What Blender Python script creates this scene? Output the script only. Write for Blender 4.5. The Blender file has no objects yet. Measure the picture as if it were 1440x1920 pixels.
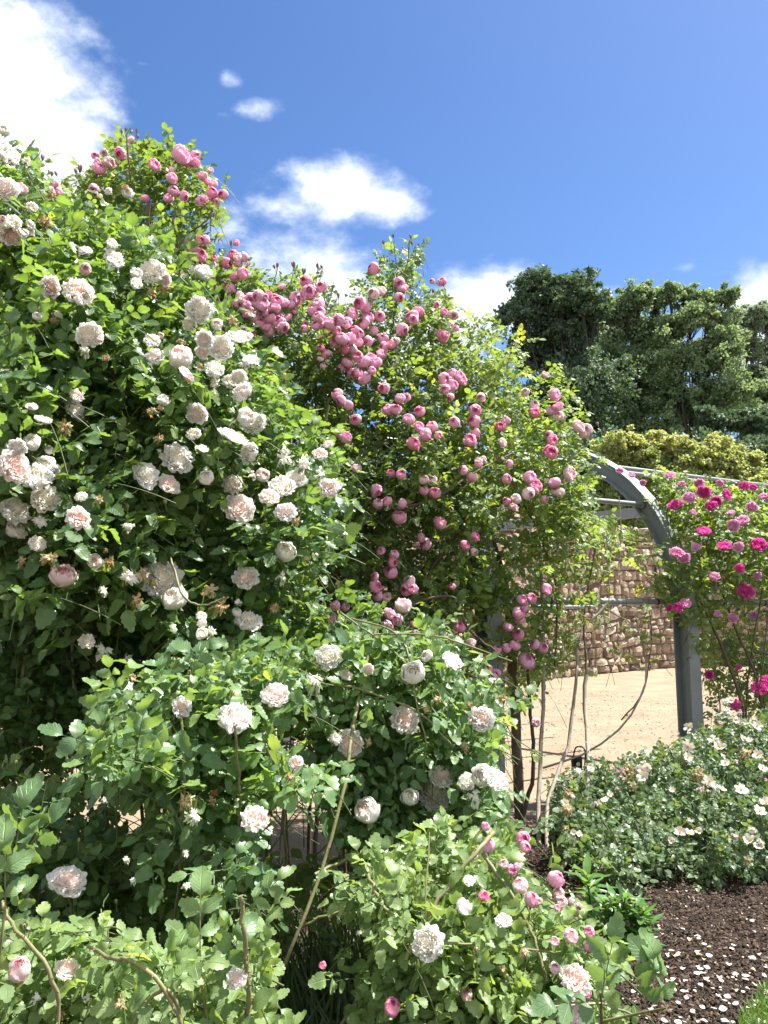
import bpy, math, random
import numpy as np
from mathutils import Vector, Matrix, Quaternion
R = math.radians
rng = np.random.default_rng(7); random.seed(7)
sc = bpy.context.scene
COL = sc.collection

# ------------------------------------------------------------------ camera, sky, sun, exposure
F = 1430.0; PITCH = R(7.57); EYE = 1.6
cam_d = bpy.data.cameras.new('camera'); cam = bpy.data.objects.new('camera', cam_d); COL.objects.link(cam)
cam.location = (0, 0, EYE); cam.rotation_euler = (R(90) + PITCH, 0, 0)
cam_d.sensor_fit = 'VERTICAL'; cam_d.sensor_height = 24; cam_d.lens = 24 * F / 1920
cam_d.clip_start = 0.05; cam_d.clip_end = 2000
sc.camera = cam
SUN_EL, SUN_AZ = R(61), R(66)          # azimuth measured from the viewing direction towards the right
sun_dir = Vector((math.sin(SUN_AZ) * math.cos(SUN_EL), math.cos(SUN_AZ) * math.cos(SUN_EL), math.sin(SUN_EL)))
sd = bpy.data.lights.new('sun', 'SUN'); sd.energy = 4.9; sd.angle = R(0.53); sd.color = (1, 0.955, 0.88)
so = bpy.data.objects.new('sun', sd); COL.objects.link(so); so.rotation_euler = sun_dir.to_track_quat('Z', 'Y').to_euler()
sc.view_settings.view_transform = 'Standard'; sc.view_settings.look = 'None'
sc.view_settings.exposure = 1.62; sc.view_settings.gamma = 1
sc.render.engine = 'CYCLES'
cy = sc.cycles
cy.max_bounces = 8; cy.diffuse_bounces = 4; cy.glossy_bounces = 2; cy.transmission_bounces = 5; cy.transparent_max_bounces = 4
cy.caustics_reflective = False; cy.caustics_refractive = False; cy.sample_clamp_indirect = 6
try:
    cy.use_denoising = True; cy.denoiser = 'OPENIMAGEDENOISE'
except Exception: pass

fwd = np.array([0, math.cos(PITCH), math.sin(PITCH)]); upv = np.array([0, -math.sin(PITCH), math.cos(PITCH)])
def ray(px, py):
    px = np.asarray(px, float); py = np.asarray(py, float)
    a = (px - 720) / F; b = (960 - py) / F
    return np.stack([a, fwd[1] + b * upv[1], fwd[2] + b * upv[2]], -1)
def at(px, py, d):                      # photo pixel + distance in metres -> point in the world
    r = ray(px, py); d = np.asarray(d, float)
    return r * (d / r[..., 1])[..., None] + np.array([0, 0, EYE])
def proj(P):
    P = np.asarray(P, float) - np.array([0, 0, EYE])
    z = P @ fwd; return 720 + F * P[..., 0] / z, 960 - F * (P @ upv) / z

# ------------------------------------------------------------------ node helpers
class NT:
    def __init__(s, nt): s.nt = nt; nt.nodes.clear()
    def n(s, t, **k):
        o = s.nt.nodes.new(t)
        for a, v in k.items():
            if a.startswith('i_'):
                key = a[2:]; key = int(key) if key.isdigit() else key.replace('_', ' ')
                o.inputs[key].default_value = v
            else: setattr(o, a, v)
        return o
    def l(s, a, b): s.nt.links.new(a, b)
    def math(s, op, a, b=None, c=None, clamp=False):
        o = s.nt.nodes.new('ShaderNodeMath'); o.operation = op; o.use_clamp = clamp
        for i, v in enumerate((a, b, c)):
            if v is None: continue
            if isinstance(v, (int, float)): o.inputs[i].default_value = v
            else: s.l(v, o.inputs[i])
        return o.outputs[0]
    def ramp(s, fac, stops, interp='LINEAR'):
        o = s.nt.nodes.new('ShaderNodeValToRGB'); o.color_ramp.interpolation = interp
        e = o.color_ramp.elements
        while len(e) < len(stops): e.new(0.5)
        for i, (p, c) in enumerate(stops):
            e[i].position = p; e[i].color = (*c, 1) if len(c) == 3 else c
        s.l(fac, o.inputs[0]); return o.outputs[0]
def smooth(t, x, lo, hi):
    o = t.n('ShaderNodeMapRange', interpolation_type='SMOOTHSTEP'); t.l(x, o.inputs['Value'])
    o.inputs['From Min'].default_value = lo; o.inputs['From Max'].default_value = hi
    return o.outputs['Result']

# ------------------------------------------------------------------ world: clear sky with drifting clouds
W = bpy.data.worlds.new('World'); sc.world = W; W.use_nodes = True
t = NT(W.node_tree)
sky = t.n('ShaderNodeTexSky', sky_type='NISHITA', sun_disc=False, sun_elevation=SUN_EL, sun_rotation=SUN_AZ,
          altitude=200, air_density=1.0, dust_density=0.6, ozone_density=2.2)
tc = t.n('ShaderNodeTexCoord'); sep = t.n('ShaderNodeSeparateXYZ'); t.l(tc.outputs['Generated'], sep.inputs[0])
az = t.math('ARCTAN2', sep.outputs[0], sep.outputs[1]); el = t.math('ARCSINE', sep.outputs[2])
def azel(px, py):
    r = ray(px, py); r = r / np.linalg.norm(r); return math.atan2(r[0], r[1]), math.asin(r[2])
clouds = [(-30, 130, 215, 250, 1.0), (70, 290, 150, 150, .95), (610, 355, 125, 62, .85), (730, 385, 75, 38, .75), (540, 385, 90, 32, .7),
          (485, 205, 58, 30, .62), (432, 152, 36, 22, .55), (415, 215, 22, 14, .4), (380, 255, 30, 20, .3), (575, 535, 160, 95, .85), (900, 570, 120, 72, .95), (520, 400, 90, 26, .5), (270, 120, 26, 9, .3), (1130, 545, 60, 12, .35), (700, 640, 200, 90, .9), (420, 420, 80, 60, .45),
          (1440, 570, 88, 92, 1.05), (1290, 500, 60, 16, .5), (1350, 512, 40, 12, .4), (1400, 660, 120, 60, .8), (1250, 690, 170, 70, .5), (180, 165, 30, 22, .25), (0, 420, 300, 150, .6),
          (-500, 200, 300, 200, 1), (1900, 500, 250, 120, 1)]
nz = t.n('ShaderNodeTexNoise', i_Scale=5.5, i_Detail=9.0, i_Roughness=0.62); 
mp = t.n('ShaderNodeMapping'); mp.inputs['Scale'].default_value = (1, 1, 1.7); t.l(tc.outputs['Generated'], mp.inputs[0])
t.l(mp.outputs[0], nz.inputs['Vector'])
nz2 = t.n('ShaderNodeTexNoise', i_Scale=21.0, i_Detail=7.0, i_Roughness=0.6); t.l(mp.outputs[0], nz2.inputs['Vector'])
tot = None
for px, py, rx, ry, w in clouds:
    a0, e0 = azel(px, py); a1, _ = azel(px + rx, py); _, e1 = azel(px, py - ry)
    ra = abs(a1 - a0) or .05; re = abs(e1 - e0) or .05
    da = t.math('MULTIPLY', t.math('SUBTRACT', az, a0), 1 / ra); de = t.math('MULTIPLY', t.math('SUBTRACT', el, e0), 1 / re)
    q = t.math('ADD', t.math('MULTIPLY', da, da), t.math('MULTIPLY', de, de))
    g = t.math('MULTIPLY', t.math('EXPONENT', t.math('MULTIPLY', q, -0.9)), w)
    tot = g if tot is None else t.math('SMOOTH_MAX', tot, g, 0.15)
tot = t.math('MAXIMUM', tot, smooth(t, t.math('MULTIPLY', sep.outputs[1], -1.0), -.25, .35))      # unseen cloud added behind the viewer to fill shaded fronts
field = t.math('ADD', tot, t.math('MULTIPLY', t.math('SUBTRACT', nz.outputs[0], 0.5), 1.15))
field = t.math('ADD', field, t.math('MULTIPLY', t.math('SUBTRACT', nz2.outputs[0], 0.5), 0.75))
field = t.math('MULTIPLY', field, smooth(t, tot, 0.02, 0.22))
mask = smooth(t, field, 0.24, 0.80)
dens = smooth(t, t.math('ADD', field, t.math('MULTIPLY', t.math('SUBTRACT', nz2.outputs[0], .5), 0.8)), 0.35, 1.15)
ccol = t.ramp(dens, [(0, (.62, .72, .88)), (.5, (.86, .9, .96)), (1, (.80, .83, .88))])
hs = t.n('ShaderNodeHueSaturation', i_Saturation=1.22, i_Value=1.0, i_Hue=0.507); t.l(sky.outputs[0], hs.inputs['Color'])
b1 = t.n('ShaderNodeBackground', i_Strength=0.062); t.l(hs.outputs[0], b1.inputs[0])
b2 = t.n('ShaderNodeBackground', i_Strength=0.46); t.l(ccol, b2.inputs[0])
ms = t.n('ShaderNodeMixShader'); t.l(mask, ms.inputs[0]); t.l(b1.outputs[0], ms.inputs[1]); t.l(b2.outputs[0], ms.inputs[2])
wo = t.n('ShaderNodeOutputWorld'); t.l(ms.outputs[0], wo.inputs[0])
try: W.cycles.sampling_method = 'MANUAL'; W.cycles.sample_map_resolution = 512
except Exception: pass

# ------------------------------------------------------------------ materials
def mat(name):
    m = bpy.data.materials.new(name); m.use_nodes = True
    return m, NT(m.node_tree)
def finish(t, shader, disp=None):
    o = t.n('ShaderNodeOutputMaterial'); t.l(shader, o.inputs[0])
def leaf_mat(name, dark, mid, light, trans, tf=0.38, rough=0.42, veins=True, back=1.35):
    m, t = mat(name)
    at_ = t.n('ShaderNodeAttribute', attribute_name='tint')
    sepc = t.n('ShaderNodeSeparateColor'); t.l(at_.outputs['Color'], sepc.inputs[0])
    col = t.ramp(sepc.outputs[0], [(0, dark), (.55, mid), (1, light)])
    geo = t.n('ShaderNodeNewGeometry')
    nzz = t.n('ShaderNodeTexNoise', i_Scale=60.0, i_Detail=2.0); t.l(geo.outputs['Position'], nzz.inputs['Vector'])
    mx = t.n('ShaderNodeMix', data_type='RGBA', blend_type='MULTIPLY'); mx.inputs[0].default_value = 1
    var = t.ramp(nzz.outputs[0], [(.3, (.8, .82, .8)), (.7, (1.15, 1.12, 1.1))])
    t.l(col, mx.inputs[6]); t.l(var, mx.inputs[7]); c1 = mx.outputs[2]
    tcol = t.ramp(sepc.outputs[1], [(0, trans), (.8, tuple(min(1, v * 1.5) for v in trans)), (1, (trans[0] * 2.3, trans[1] * 1.6, trans[2]))])
    bump = None
    if veins:
        uv = t.n('ShaderNodeUVMap', uv_map='UVMap'); su = t.n('ShaderNodeSeparateXYZ'); t.l(uv.outputs[0], su.inputs[0])
        au = t.math('ABSOLUTE', su.outputs[0])
        s = t.math('SINE', t.math('MULTIPLY', t.math('SUBTRACT', su.outputs[1], t.math('MULTIPLY', au, .28)), 48))
        v1 = smooth(t, s, .75, 1.0); v2 = smooth(t, au, .09, .02)
        v = t.math('MAXIMUM', t.math('MULTIPLY', v1, .6), v2)
        mv = t.n('ShaderNodeMix', data_type='RGBA', blend_type='MIX'); t.l(t.math('MULTIPLY', v, .35), mv.inputs[0])
        t.l(c1, mv.inputs[6]); mv.inputs[7].default_value = (light[0] * 1.5, light[1] * 1.4, light[2] * 1.6, 1); c1 = mv.outputs[2]
        mt = t.n('ShaderNodeMix', data_type='RGBA', blend_type='MULTIPLY'); t.l(t.math('MULTIPLY', v, .5), mt.inputs[0])
        t.l(tcol, mt.inputs[6]); mt.inputs[7].default_value = (.45, .6, .5, 1); tcol = mt.outputs[2]
        bp = t.n('ShaderNodeBump', i_Strength=.5, i_Distance=.004); bp.invert = True; t.l(v, bp.inputs['Height']); bump = bp.outputs[0]
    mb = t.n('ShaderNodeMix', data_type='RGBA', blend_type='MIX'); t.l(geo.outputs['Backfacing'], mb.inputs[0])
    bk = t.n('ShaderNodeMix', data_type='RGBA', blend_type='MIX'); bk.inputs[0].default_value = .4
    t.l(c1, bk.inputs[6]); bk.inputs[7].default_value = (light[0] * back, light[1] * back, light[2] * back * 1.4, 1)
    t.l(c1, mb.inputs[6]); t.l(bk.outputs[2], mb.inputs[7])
    p = t.n('ShaderNodeBsdfPrincipled', i_Roughness=rough); p.inputs['Specular IOR Level'].default_value = .5
    t.l(mb.outputs[2], p.inputs['Base Color'])
    tr = t.n('ShaderNodeBsdfTranslucent'); t.l(tcol, tr.inputs[0])
    if bump: t.l(bump, p.inputs['Normal'])
    mxs = t.n('ShaderNodeMixShader'); mxs.inputs[0].default_value = tf
    t.l(p.outputs[0], mxs.inputs[1]); t.l(tr.outputs[0], mxs.inputs[2]); finish(t, mxs.outputs[0]); return m
def petal_mat(name, inner, outer, trans, tf=.35, blot=None):
    m, t = mat(name)
    a = t.n('ShaderNodeAttribute', attribute_name='tint'); s = t.n('ShaderNodeSeparateColor'); t.l(a.outputs['Color'], s.inputs[0])
    oi = t.n('ShaderNodeObjectInfo')
    k = t.math('ADD', s.outputs[0], t.math('MULTIPLY', t.math('SUBTRACT', oi.outputs['Random'], .5), .45), clamp=True)
    col = t.ramp(k, [(0, inner), (.65, outer), (1, tuple(min(.9, v * 1.06) for v in outer))])
    if blot:
        tcn = t.n('ShaderNodeTexCoord'); nn = t.n('ShaderNodeTexNoise', i_Scale=45.0, i_Detail=3.0); t.l(tcn.outputs['Object'], nn.inputs['Vector'])
        mx = t.n('ShaderNodeMix', data_type='RGBA'); t.l(smooth(t, nn.outputs[0], .45, .62), mx.inputs[0]); t.l(col, mx.inputs[6]); mx.inputs[7].default_value = (*blot, 1); col = mx.outputs[2]
    p = t.n('ShaderNodeBsdfPrincipled', i_Roughness=.6); p.inputs['Specular IOR Level'].default_value = .25; t.l(col, p.inputs['Base Color'])
    tr = t.n('ShaderNodeBsdfTranslucent'); mt = t.n('ShaderNodeMix', data_type='RGBA', blend_type='MULTIPLY'); mt.inputs[0].default_value = 1
    t.l(col, mt.inputs[6]); mt.inputs[7].default_value = (*trans, 1); t.l(mt.outputs[2], tr.inputs[0])
    mxs = t.n('ShaderNodeMixShader'); mxs.inputs[0].default_value = tf
    t.l(p.outputs[0], mxs.inputs[1]); t.l(tr.outputs[0], mxs.inputs[2]); finish(t, mxs.outputs[0]); return m
def noise_mat(name, stops, scale=10, rough=.85, bump=.3, bdist=.01, detail=8, spec=.3, scale2=None, metal=0):
    m, t = mat(name)
    g = t.n('ShaderNodeNewGeometry'); nn = t.n('ShaderNodeTexNoise', i_Scale=float(scale), i_Detail=float(detail), i_Roughness=.62)
    t.l(g.outputs['Position'], nn.inputs['Vector']); f = nn.outputs[0]
    if scale2:
        n2 = t.n('ShaderNodeTexNoise', i_Scale=float(scale2), i_Detail=4.0); t.l(g.outputs['Position'], n2.inputs['Vector'])
        f = t.math('ADD', t.math('MULTIPLY', f, .6), t.math('MULTIPLY', n2.outputs[0], .4))
    c = t.ramp(f, stops)
    p = t.n('ShaderNodeBsdfPrincipled', i_Roughness=rough, i_Metallic=float(metal)); p.inputs['Specular IOR Level'].default_value = spec
    t.l(c, p.inputs['Base Color'])
    b = t.n('ShaderNodeBump', i_Strength=bump, i_Distance=bdist); t.l(f, b.inputs['Height']); t.l(b.outputs[0], p.inputs['Normal'])
    finish(t, p.outputs[0]); return m
def tint_mat(name, stops, rough=.85, scale=30, amp=.35, bump=.4, bdist=.01, spec=.2):
    m, t = mat(name)
    a = t.n('ShaderNodeAttribute', attribute_name='tint'); s = t.n('ShaderNodeSeparateColor'); t.l(a.outputs['Color'], s.inputs[0])
    c = t.ramp(s.outputs[0], stops)
    g = t.n('ShaderNodeNewGeometry'); nn = t.n('ShaderNodeTexNoise', i_Scale=float(scale), i_Detail=6.0, i_Roughness=.65); t.l(g.outputs['Position'], nn.inputs['Vector'])
    v = t.ramp(nn.outputs[0], [(.3, (1 - amp,) * 3), (.7, (1 + amp * .7,) * 3)])
    mx = t.n('ShaderNodeMix', data_type='RGBA', blend_type='MULTIPLY'); mx.inputs[0].default_value = 1; t.l(c, mx.inputs[6]); t.l(v, mx.inputs[7])
    p = t.n('ShaderNodeBsdfPrincipled', i_Roughness=rough); p.inputs['Specular IOR Level'].default_value = spec; t.l(mx.outputs[2], p.inputs['Base Color'])
    b = t.n('ShaderNodeBump', i_Strength=bump, i_Distance=bdist); t.l(nn.outputs[0], b.inputs['Height']); t.l(b.outputs[0], p.inputs['Normal'])
    finish(t, p.outputs[0]); return m

M = {}
M['leaf_white'] = leaf_mat('leaf_white', (.044, .108, .044), (.088, .172, .062), (.155, .245, .075), (.26, .40, .05), .36, .38)
M['leaf_pink'] = leaf_mat('leaf_pink', (.040, .094, .034), (.080, .155, .048), (.155, .225, .058), (.27, .38, .045), .37, .40)
M['leaf_light'] = leaf_mat('leaf_light', (.068, .145, .045), (.130, .220, .060), (.200, .280, .070), (.32, .42, .05), .40, .43)
M['leaf_shrub'] = leaf_mat('leaf_shrub', (.055, .115, .055), (.095, .165, .075), (.145, .215, .095), (.22, .32, .06), .32, .38)
M['leaf_near'] = leaf_mat('leaf_near', (.066, .145, .062), (.115, .215, .090), (.180, .285, .100), (.30, .44, .07), .34, .40)
M['leaf_pale'] = leaf_mat('leaf_pale', (.105, .185, .070), (.175, .270, .100), (.250, .350, .130), (.34, .46, .08), .38, .42)
M['leaf_lily'] = leaf_mat('leaf_lily', (.05, .13, .04), (.09, .19, .055), (.14, .24, .06), (.24, .42, .05), .36, .35, veins=False)
M['leaf_oak_dark'] = leaf_mat('leaf_oak_dark', (.036, .068, .048), (.062, .106, .064), (.105, .160, .085), (.12, .20, .06), .24, .62, veins=False)
M['leaf_oak'] = leaf_mat('leaf_oak', (.11, .165, .10), (.165, .235, .125), (.225, .30, .15), (.26, .36, .11), .34, .65, veins=False)  # oak leaf greens greyed and lifted, painting in the pale veil of distance
M['leaf_oak_grey'] = leaf_mat('leaf_oak_grey', (.12, .165, .12), (.17, .22, .15), (.22, .27, .18), (.24, .32, .15), .32, .65, veins=False)
M['leaf_maple'] = leaf_mat('leaf_maple', (.13, .21, .075), (.28, .34, .11), (.50, .38, .20), (.45, .50, .12), .38, .6, veins=False)
M['grass'] = leaf_mat('grass_blade', (.05, .11, .02), (.09, .17, .03), (.15, .24, .04), (.2, .34, .03), .35, .5, veins=False)
M['grass_dark'] = leaf_mat('strap_grass', (.03, .06, .02), (.05, .09, .03), (.09, .13, .05), (.1, .16, .03), .3, .5, veins=False)
M['pet_pink'] = petal_mat('petal_pink', (.84, .28, .46), (.93, .58, .73), (1, .78, .9), .45)
M['pet_rose'] = petal_mat('petal_deeper_pink', (.78, .17, .34), (.90, .46, .62), (1, .7, .84), .45)
M['pet_pale'] = petal_mat('petal_pale_pink', (.84, .50, .55), (.88, .74, .75), (1, .9, .9), .42)
M['pet_white'] = petal_mat('petal_white', (.92, .87, .78), (.93, .915, .87), (1, .985, .94), .47)
M['pet_blush'] = petal_mat('petal_blush', (.91, .70, .66), (.93, .895, .86), (1, .97, .94), .47)
M['pet_cream'] = petal_mat('petal_spent', (.62, .44, .20), (.72, .64, .46), (1, .9, .7), blot=(.36, .20, .07))
M['pet_magenta'] = petal_mat('petal_magenta', (.58, .04, .26), (.76, .18, .50), (1, .6, .88), .42)
M['pet_peach'] = petal_mat('petal_peach', (.86, .66, .52), (.88, .79, .72), (1, .92, .85), .4)
M['pet_mauve'] = petal_mat('petal_mauve', (.66, .24, .42), (.80, .50, .68), (1, .8, .95), .42)
M['pet_dry'] = petal_mat('petal_dry', (.30, .16, .05), (.45, .28, .10), (1, .8, .5))
M['bud_dark'] = noise_mat('bud_sepal', [(.3, (.06, .09, .05)), (.7, (.14, .13, .08))], 80, .6, .2)
M['stamen'] = noise_mat('stamen', [(.3, (.75, .45, .03)), (.7, (.85, .62, .08))], 300, .7, .3, .001)
M['calyx'] = noise_mat('calyx', [(.3, (.07, .13, .03)), (.7, (.13, .20, .05))], 80, .6, .2, .002)
M['twig'] = noise_mat('green_twig', [(.3, (.055, .085, .03)), (.7, (.11, .13, .05))], 30, .6, .3, .002)
M['twig_brown'] = noise_mat('brown_twig', [(.3, (.07, .055, .035)), (.7, (.15, .12, .07))], 30, .7, .4, .002)
M['cane_green'] = noise_mat('green_cane', [(.3, (.10, .11, .045)), (.7, (.25, .23, .11))], 22, .55, .4, .003, scale2=120)
M['cane_grey'] = noise_mat('grey_cane', [(.3, (.20, .17, .13)), (.7, (.42, .38, .31))], 26, .75, .6, .004, scale2=140)
M['cane_brown'] = noise_mat('brown_cane', [(.3, (.055, .04, .028)), (.7, (.16, .12, .085))], 26, .8, .7, .005, scale2=140)
M['bark'] = noise_mat('oak_bark', [(.3, (.025, .022, .018)), (.7, (.07, .06, .05))], 4, .9, .8, .05)
M['steel'] = noise_mat('grey_painted_steel', [(.3, (.17, .195, .20)), (.6, (.215, .24, .25)), (.8, (.27, .29, .30))], 3, .42, .12, .003, spec=.5, scale2=40)
M['tie'] = noise_mat('black_tie', [(.3, (.01, .01, .01)), (.7, (.03, .03, .03))], 50, .5, .1)
M['sand'] = noise_mat('sandy_gravel', [(.28, (.155, .118, .08)), (.5, (.245, .19, .132)), (.75, (.33, .265, .19))], 1.6, .95, .9, .02, 13, .15, scale2=75)
M['mulch'] = noise_mat('mulch_soil', [(.3, (.015, .011, .008)), (.55, (.045, .031, .022)), (.8, (.11, .08, .055))], 55, .95, 1.0, .03, 10, .15, scale2=9)
M['chip'] = tint_mat('bark_chip', [(0, (.018, .012, .009)), (.5, (.055, .038, .027)), (.85, (.15, .105, .075)), (1, (.36, .29, .22))], .8, 120)
M['stone'] = tint_mat('wall_stone', [(0, (.17, .125, .09)), (.35, (.27, .205, .15)), (.7, (.36, .28, .21)), (1, (.46, .385, .31))], .9, 7, .4, .8, .04)
M['joint'] = noise_mat('wall_joint', [(.3, (.09, .065, .05)), (.7, (.20, .15, .115))], 9, .95, .5, .03)
M['meadow'] = noise_mat('terrace_grass', [(.3, (.04, .075, .02)), (.7, (.10, .13, .04))], 3, .95, .5, .05)
M['lawn'] = noise_mat('lawn_soil', [(.3, (.05, .09, .02)), (.7, (.08, .13, .03))], 30, .95, .5, .02)

# ------------------------------------------------------------------ object helpers
def tag(o, label=None, cat=None, group=None, kind=None):
    for k, v in (('label', label), ('category', cat), ('group', group), ('kind', kind)):
        if v: o[k] = v
    return o
def empty(name, loc, label, cat, group=None):
    o = bpy.data.objects.new(name, None); COL.objects.link(o); o.location = loc; o.empty_display_size = .2
    return tag(o, label, cat, group)
def link(name, me, parent=None):
    o = bpy.data.objects.new(name, me); COL.objects.link(o)
    if parent is not None:
        o.parent = parent; o.matrix_parent_inverse = Matrix.Translation(-Vector(parent.location))
    return o
class Geo:
    """collects vertices, quads/tris, uv and tint as numpy arrays, one material per batch"""
    def __init__(s): s.v = []; s.f = []; s.u = []; s.t = []; s.m = []; s.n = 0
    def add(s, v, f, uv=None, tint=None, mi=0):
        v = np.asarray(v, np.float32); f = np.asarray(f, np.int64)
        s.v.append(v); s.f.append(f + s.n)
        s.u.append(np.zeros((len(v), 2), np.float32) if uv is None else np.asarray(uv, np.float32))
        s.t.append(np.full((len(v), 4), .5, np.float32) if tint is None else np.asarray(tint, np.float32))
        s.m.append(np.full(len(f), mi, np.int32)); s.n += len(v)
    def mesh(s, name, mats, smooth_=True):
        me = bpy.data.meshes.new(name)
        v = np.concatenate(s.v); u = np.concatenate(s.u); tt = np.concatenate(s.t)
        me.vertices.add(len(v)); me.vertices.foreach_set('co', v.ravel())
        loops = np.concatenate([f.ravel() for f in s.f]).astype(np.int32)
        sizes = np.concatenate([np.full(len(f), f.shape[1], np.int32) for f in s.f])
        me.loops.add(len(loops)); me.loops.foreach_set('vertex_index', loops)
        starts = np.concatenate([[0], np.cumsum(sizes)[:-1]]).astype(np.int32)
        me.polygons.add(len(sizes)); me.polygons.foreach_set('loop_start', starts)
        me.polygons.foreach_set('material_index', np.concatenate(s.m))
        me.polygons.foreach_set('use_smooth', np.full(len(sizes), smooth_))
        uvl = me.uv_layers.new(name='UVMap'); uvl.data.foreach_set('uv', u[loops].ravel())
        ca = me.attributes.new('tint', 'FLOAT_COLOR', 'POINT'); ca.data.foreach_set('color', tt.ravel())
        for m in mats: me.materials.append(m)
        me.update(calc_edges=True); me.validate(); return me
def tube(g, pts, rad, sides=6, mi=0, cap=True):
    pts = np.asarray(pts, float); n = len(pts); rad = np.broadcast_to(np.asarray(rad, float), (n,))
    d = np.gradient(pts, axis=0); d /= np.linalg.norm(d, axis=1)[:, None] + 1e-9
    ref = np.array([0, 0, 1.]) if abs(d[:, 2]).mean() < .8 else np.array([1., 0, 0])
    a = np.cross(d, ref); a /= np.linalg.norm(a, axis=1)[:, None] + 1e-9; b = np.cross(d, a)
    th = np.linspace(0, 2 * np.pi, sides, endpoint=False)
    v = pts[:, None] + rad[:, None, None] * (np.cos(th)[None, :, None] * a[:, None] + np.sin(th)[None, :, None] * b[:, None])
    v = v.reshape(-1, 3); i = np.arange(n - 1)[:, None] * sides; j = np.arange(sides)[None]; j2 = (j + 1) % sides
    f = np.stack([i + j, i + j2, i + sides + j2, i + sides + j], -1).reshape(-1, 4)
    g.add(v, f, mi=mi)
    if cap and sides >= 3:
        g.add(v[:sides], np.array([[0, k, k + 1] for k in range(1, sides - 1)]), mi=mi)
        g.add(v[-sides:], np.array([[0, k, k + 1] for k in range(1, sides - 1)]), mi=mi)
def spline(P, n=16):
    P = np.asarray(P, float)
    if len(P) < 3: 
        tt = np.linspace(0, 1, n)[:, None]; return P[0] * (1 - tt) + P[-1] * tt
    Q = np.vstack([2 * P[0] - P[1], P, 2 * P[-1] - P[-2]]); out = []
    seg = len(P) - 1; k = max(2, n // seg)
    for i in range(seg):
        p0, p1, p2, p3 = Q[i:i + 4]; last = i == seg - 1
        for s_ in np.linspace(0, 1, k + (1 if last else 0), endpoint=last):
            out.append(.5 * ((2 * p1) + (-p0 + p2) * s_ + (2 * p0 - 5 * p1 + 4 * p2 - p3) * s_ ** 2 + (-p0 + 3 * p1 - 3 * p2 + p3) * s_ ** 3))
    return np.array(out)
def nrm(v): return v / (np.linalg.norm(v, axis=-1, keepdims=True) + 1e-9)
def inpoly(poly, x, y):
    x = np.asarray(x); y = np.asarray(y); c = np.zeros(x.shape, bool); n = len(poly); j = n - 1
    for i in range(n):
        xi, yi = poly[i]; xj, yj = poly[j]
        c ^= ((yi > y) != (yj > y)) & (x < (xj - xi) * (y - yi) / (yj - yi + 1e-9) + xi); j = i
    return c
def box(g, c, sx, sy, sz, ax=(1, 0, 0), ay=(0, 1, 0), az_=(0, 0, 1), mi=0):
    c = np.asarray(c, float); ax, ay, az_ = map(np.asarray, (ax, ay, az_))
    v = [c + i * sx / 2 * ax + j * sy / 2 * ay + k * sz / 2 * az_ for k in (-1, 1) for j in (-1, 1) for i in (-1, 1)]
    g.add(v, [[0, 2, 3, 1], [4, 5, 7, 6], [0, 1, 5, 4], [2, 6, 7, 3], [0, 4, 6, 2], [1, 3, 7, 5]], mi=mi)

# ------------------------------------------------------------------ leaves
def leaflet(K=8, serr=.05, width=.34, fold=.22, curl=.25, round_=True):
    tt = np.linspace(0, 1, K + 1)
    w = width * np.sin(np.pi * tt ** .82) ** .75
    w[0] = .015; w[-1] = .008
    if serr: w[1:-1] += serr * np.where(np.arange(1, K) % 2, .5, -.5) * .8
    z = -curl * tt ** 2 + .06 * np.sin(tt * 6)
    mid = np.stack([tt, 0 * tt, z], 1); L = np.stack([tt + (.05 if serr else 0) * (np.arange(K + 1) % 2 == 1), w, z + fold * w], 1)
    Rr = L * [1, -1, 1]
    v = np.concatenate([mid, L, Rr]); n = K + 1; i = np.arange(K)
    f = np.concatenate([np.stack([i, i + 1, n + i + 1, n + i], 1), np.stack([i + 1, i, 2 * n + i, 2 * n + i + 1], 1)])
    uv = np.concatenate([np.stack([0 * tt, tt], 1), np.stack([1 + 0 * tt, tt], 1), np.stack([-1 + 0 * tt, tt], 1)])
    return v, f, uv
LEAF_HI = leaflet(10, .07); LEAF_MD = leaflet(6, .05, .36); LEAF_LO = leaflet(3, 0, .36); LEAF_LANCE = leaflet(7, 0, .13, .3, .35)
def place_leaves(g, pos, d, n, size, tint, T, mi=0, jit=.0):
    """pos,d,n: (N,3); size (N,); tint (N,4)"""
    if len(pos) == 0: return
    v, f, uv = T; d = nrm(d); s = nrm(np.cross(n, d)); n = np.cross(d, s)
    N = len(pos); wob = rng.normal(1, .12, (N, 1, 1)); fo = rng.normal(1, .5, (N, 1))
    X = v[None, :, 0, None] * d[:, None]; Y = v[None, :, 1, None] * s[:, None] * wob; Z = (v[None, :, 2] * fo)[..., None] * n[:, None]
    V = pos[:, None] + size[:, None, None] * (X + Y + Z)
    nf = (f[None] + (np.arange(N) * len(v))[:, None, None]).reshape(-1, f.shape[1])
    g.add(V.reshape(-1, 3), nf, np.tile(uv, (N, 1)), np.repeat(tint, len(v), 0), mi)
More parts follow.
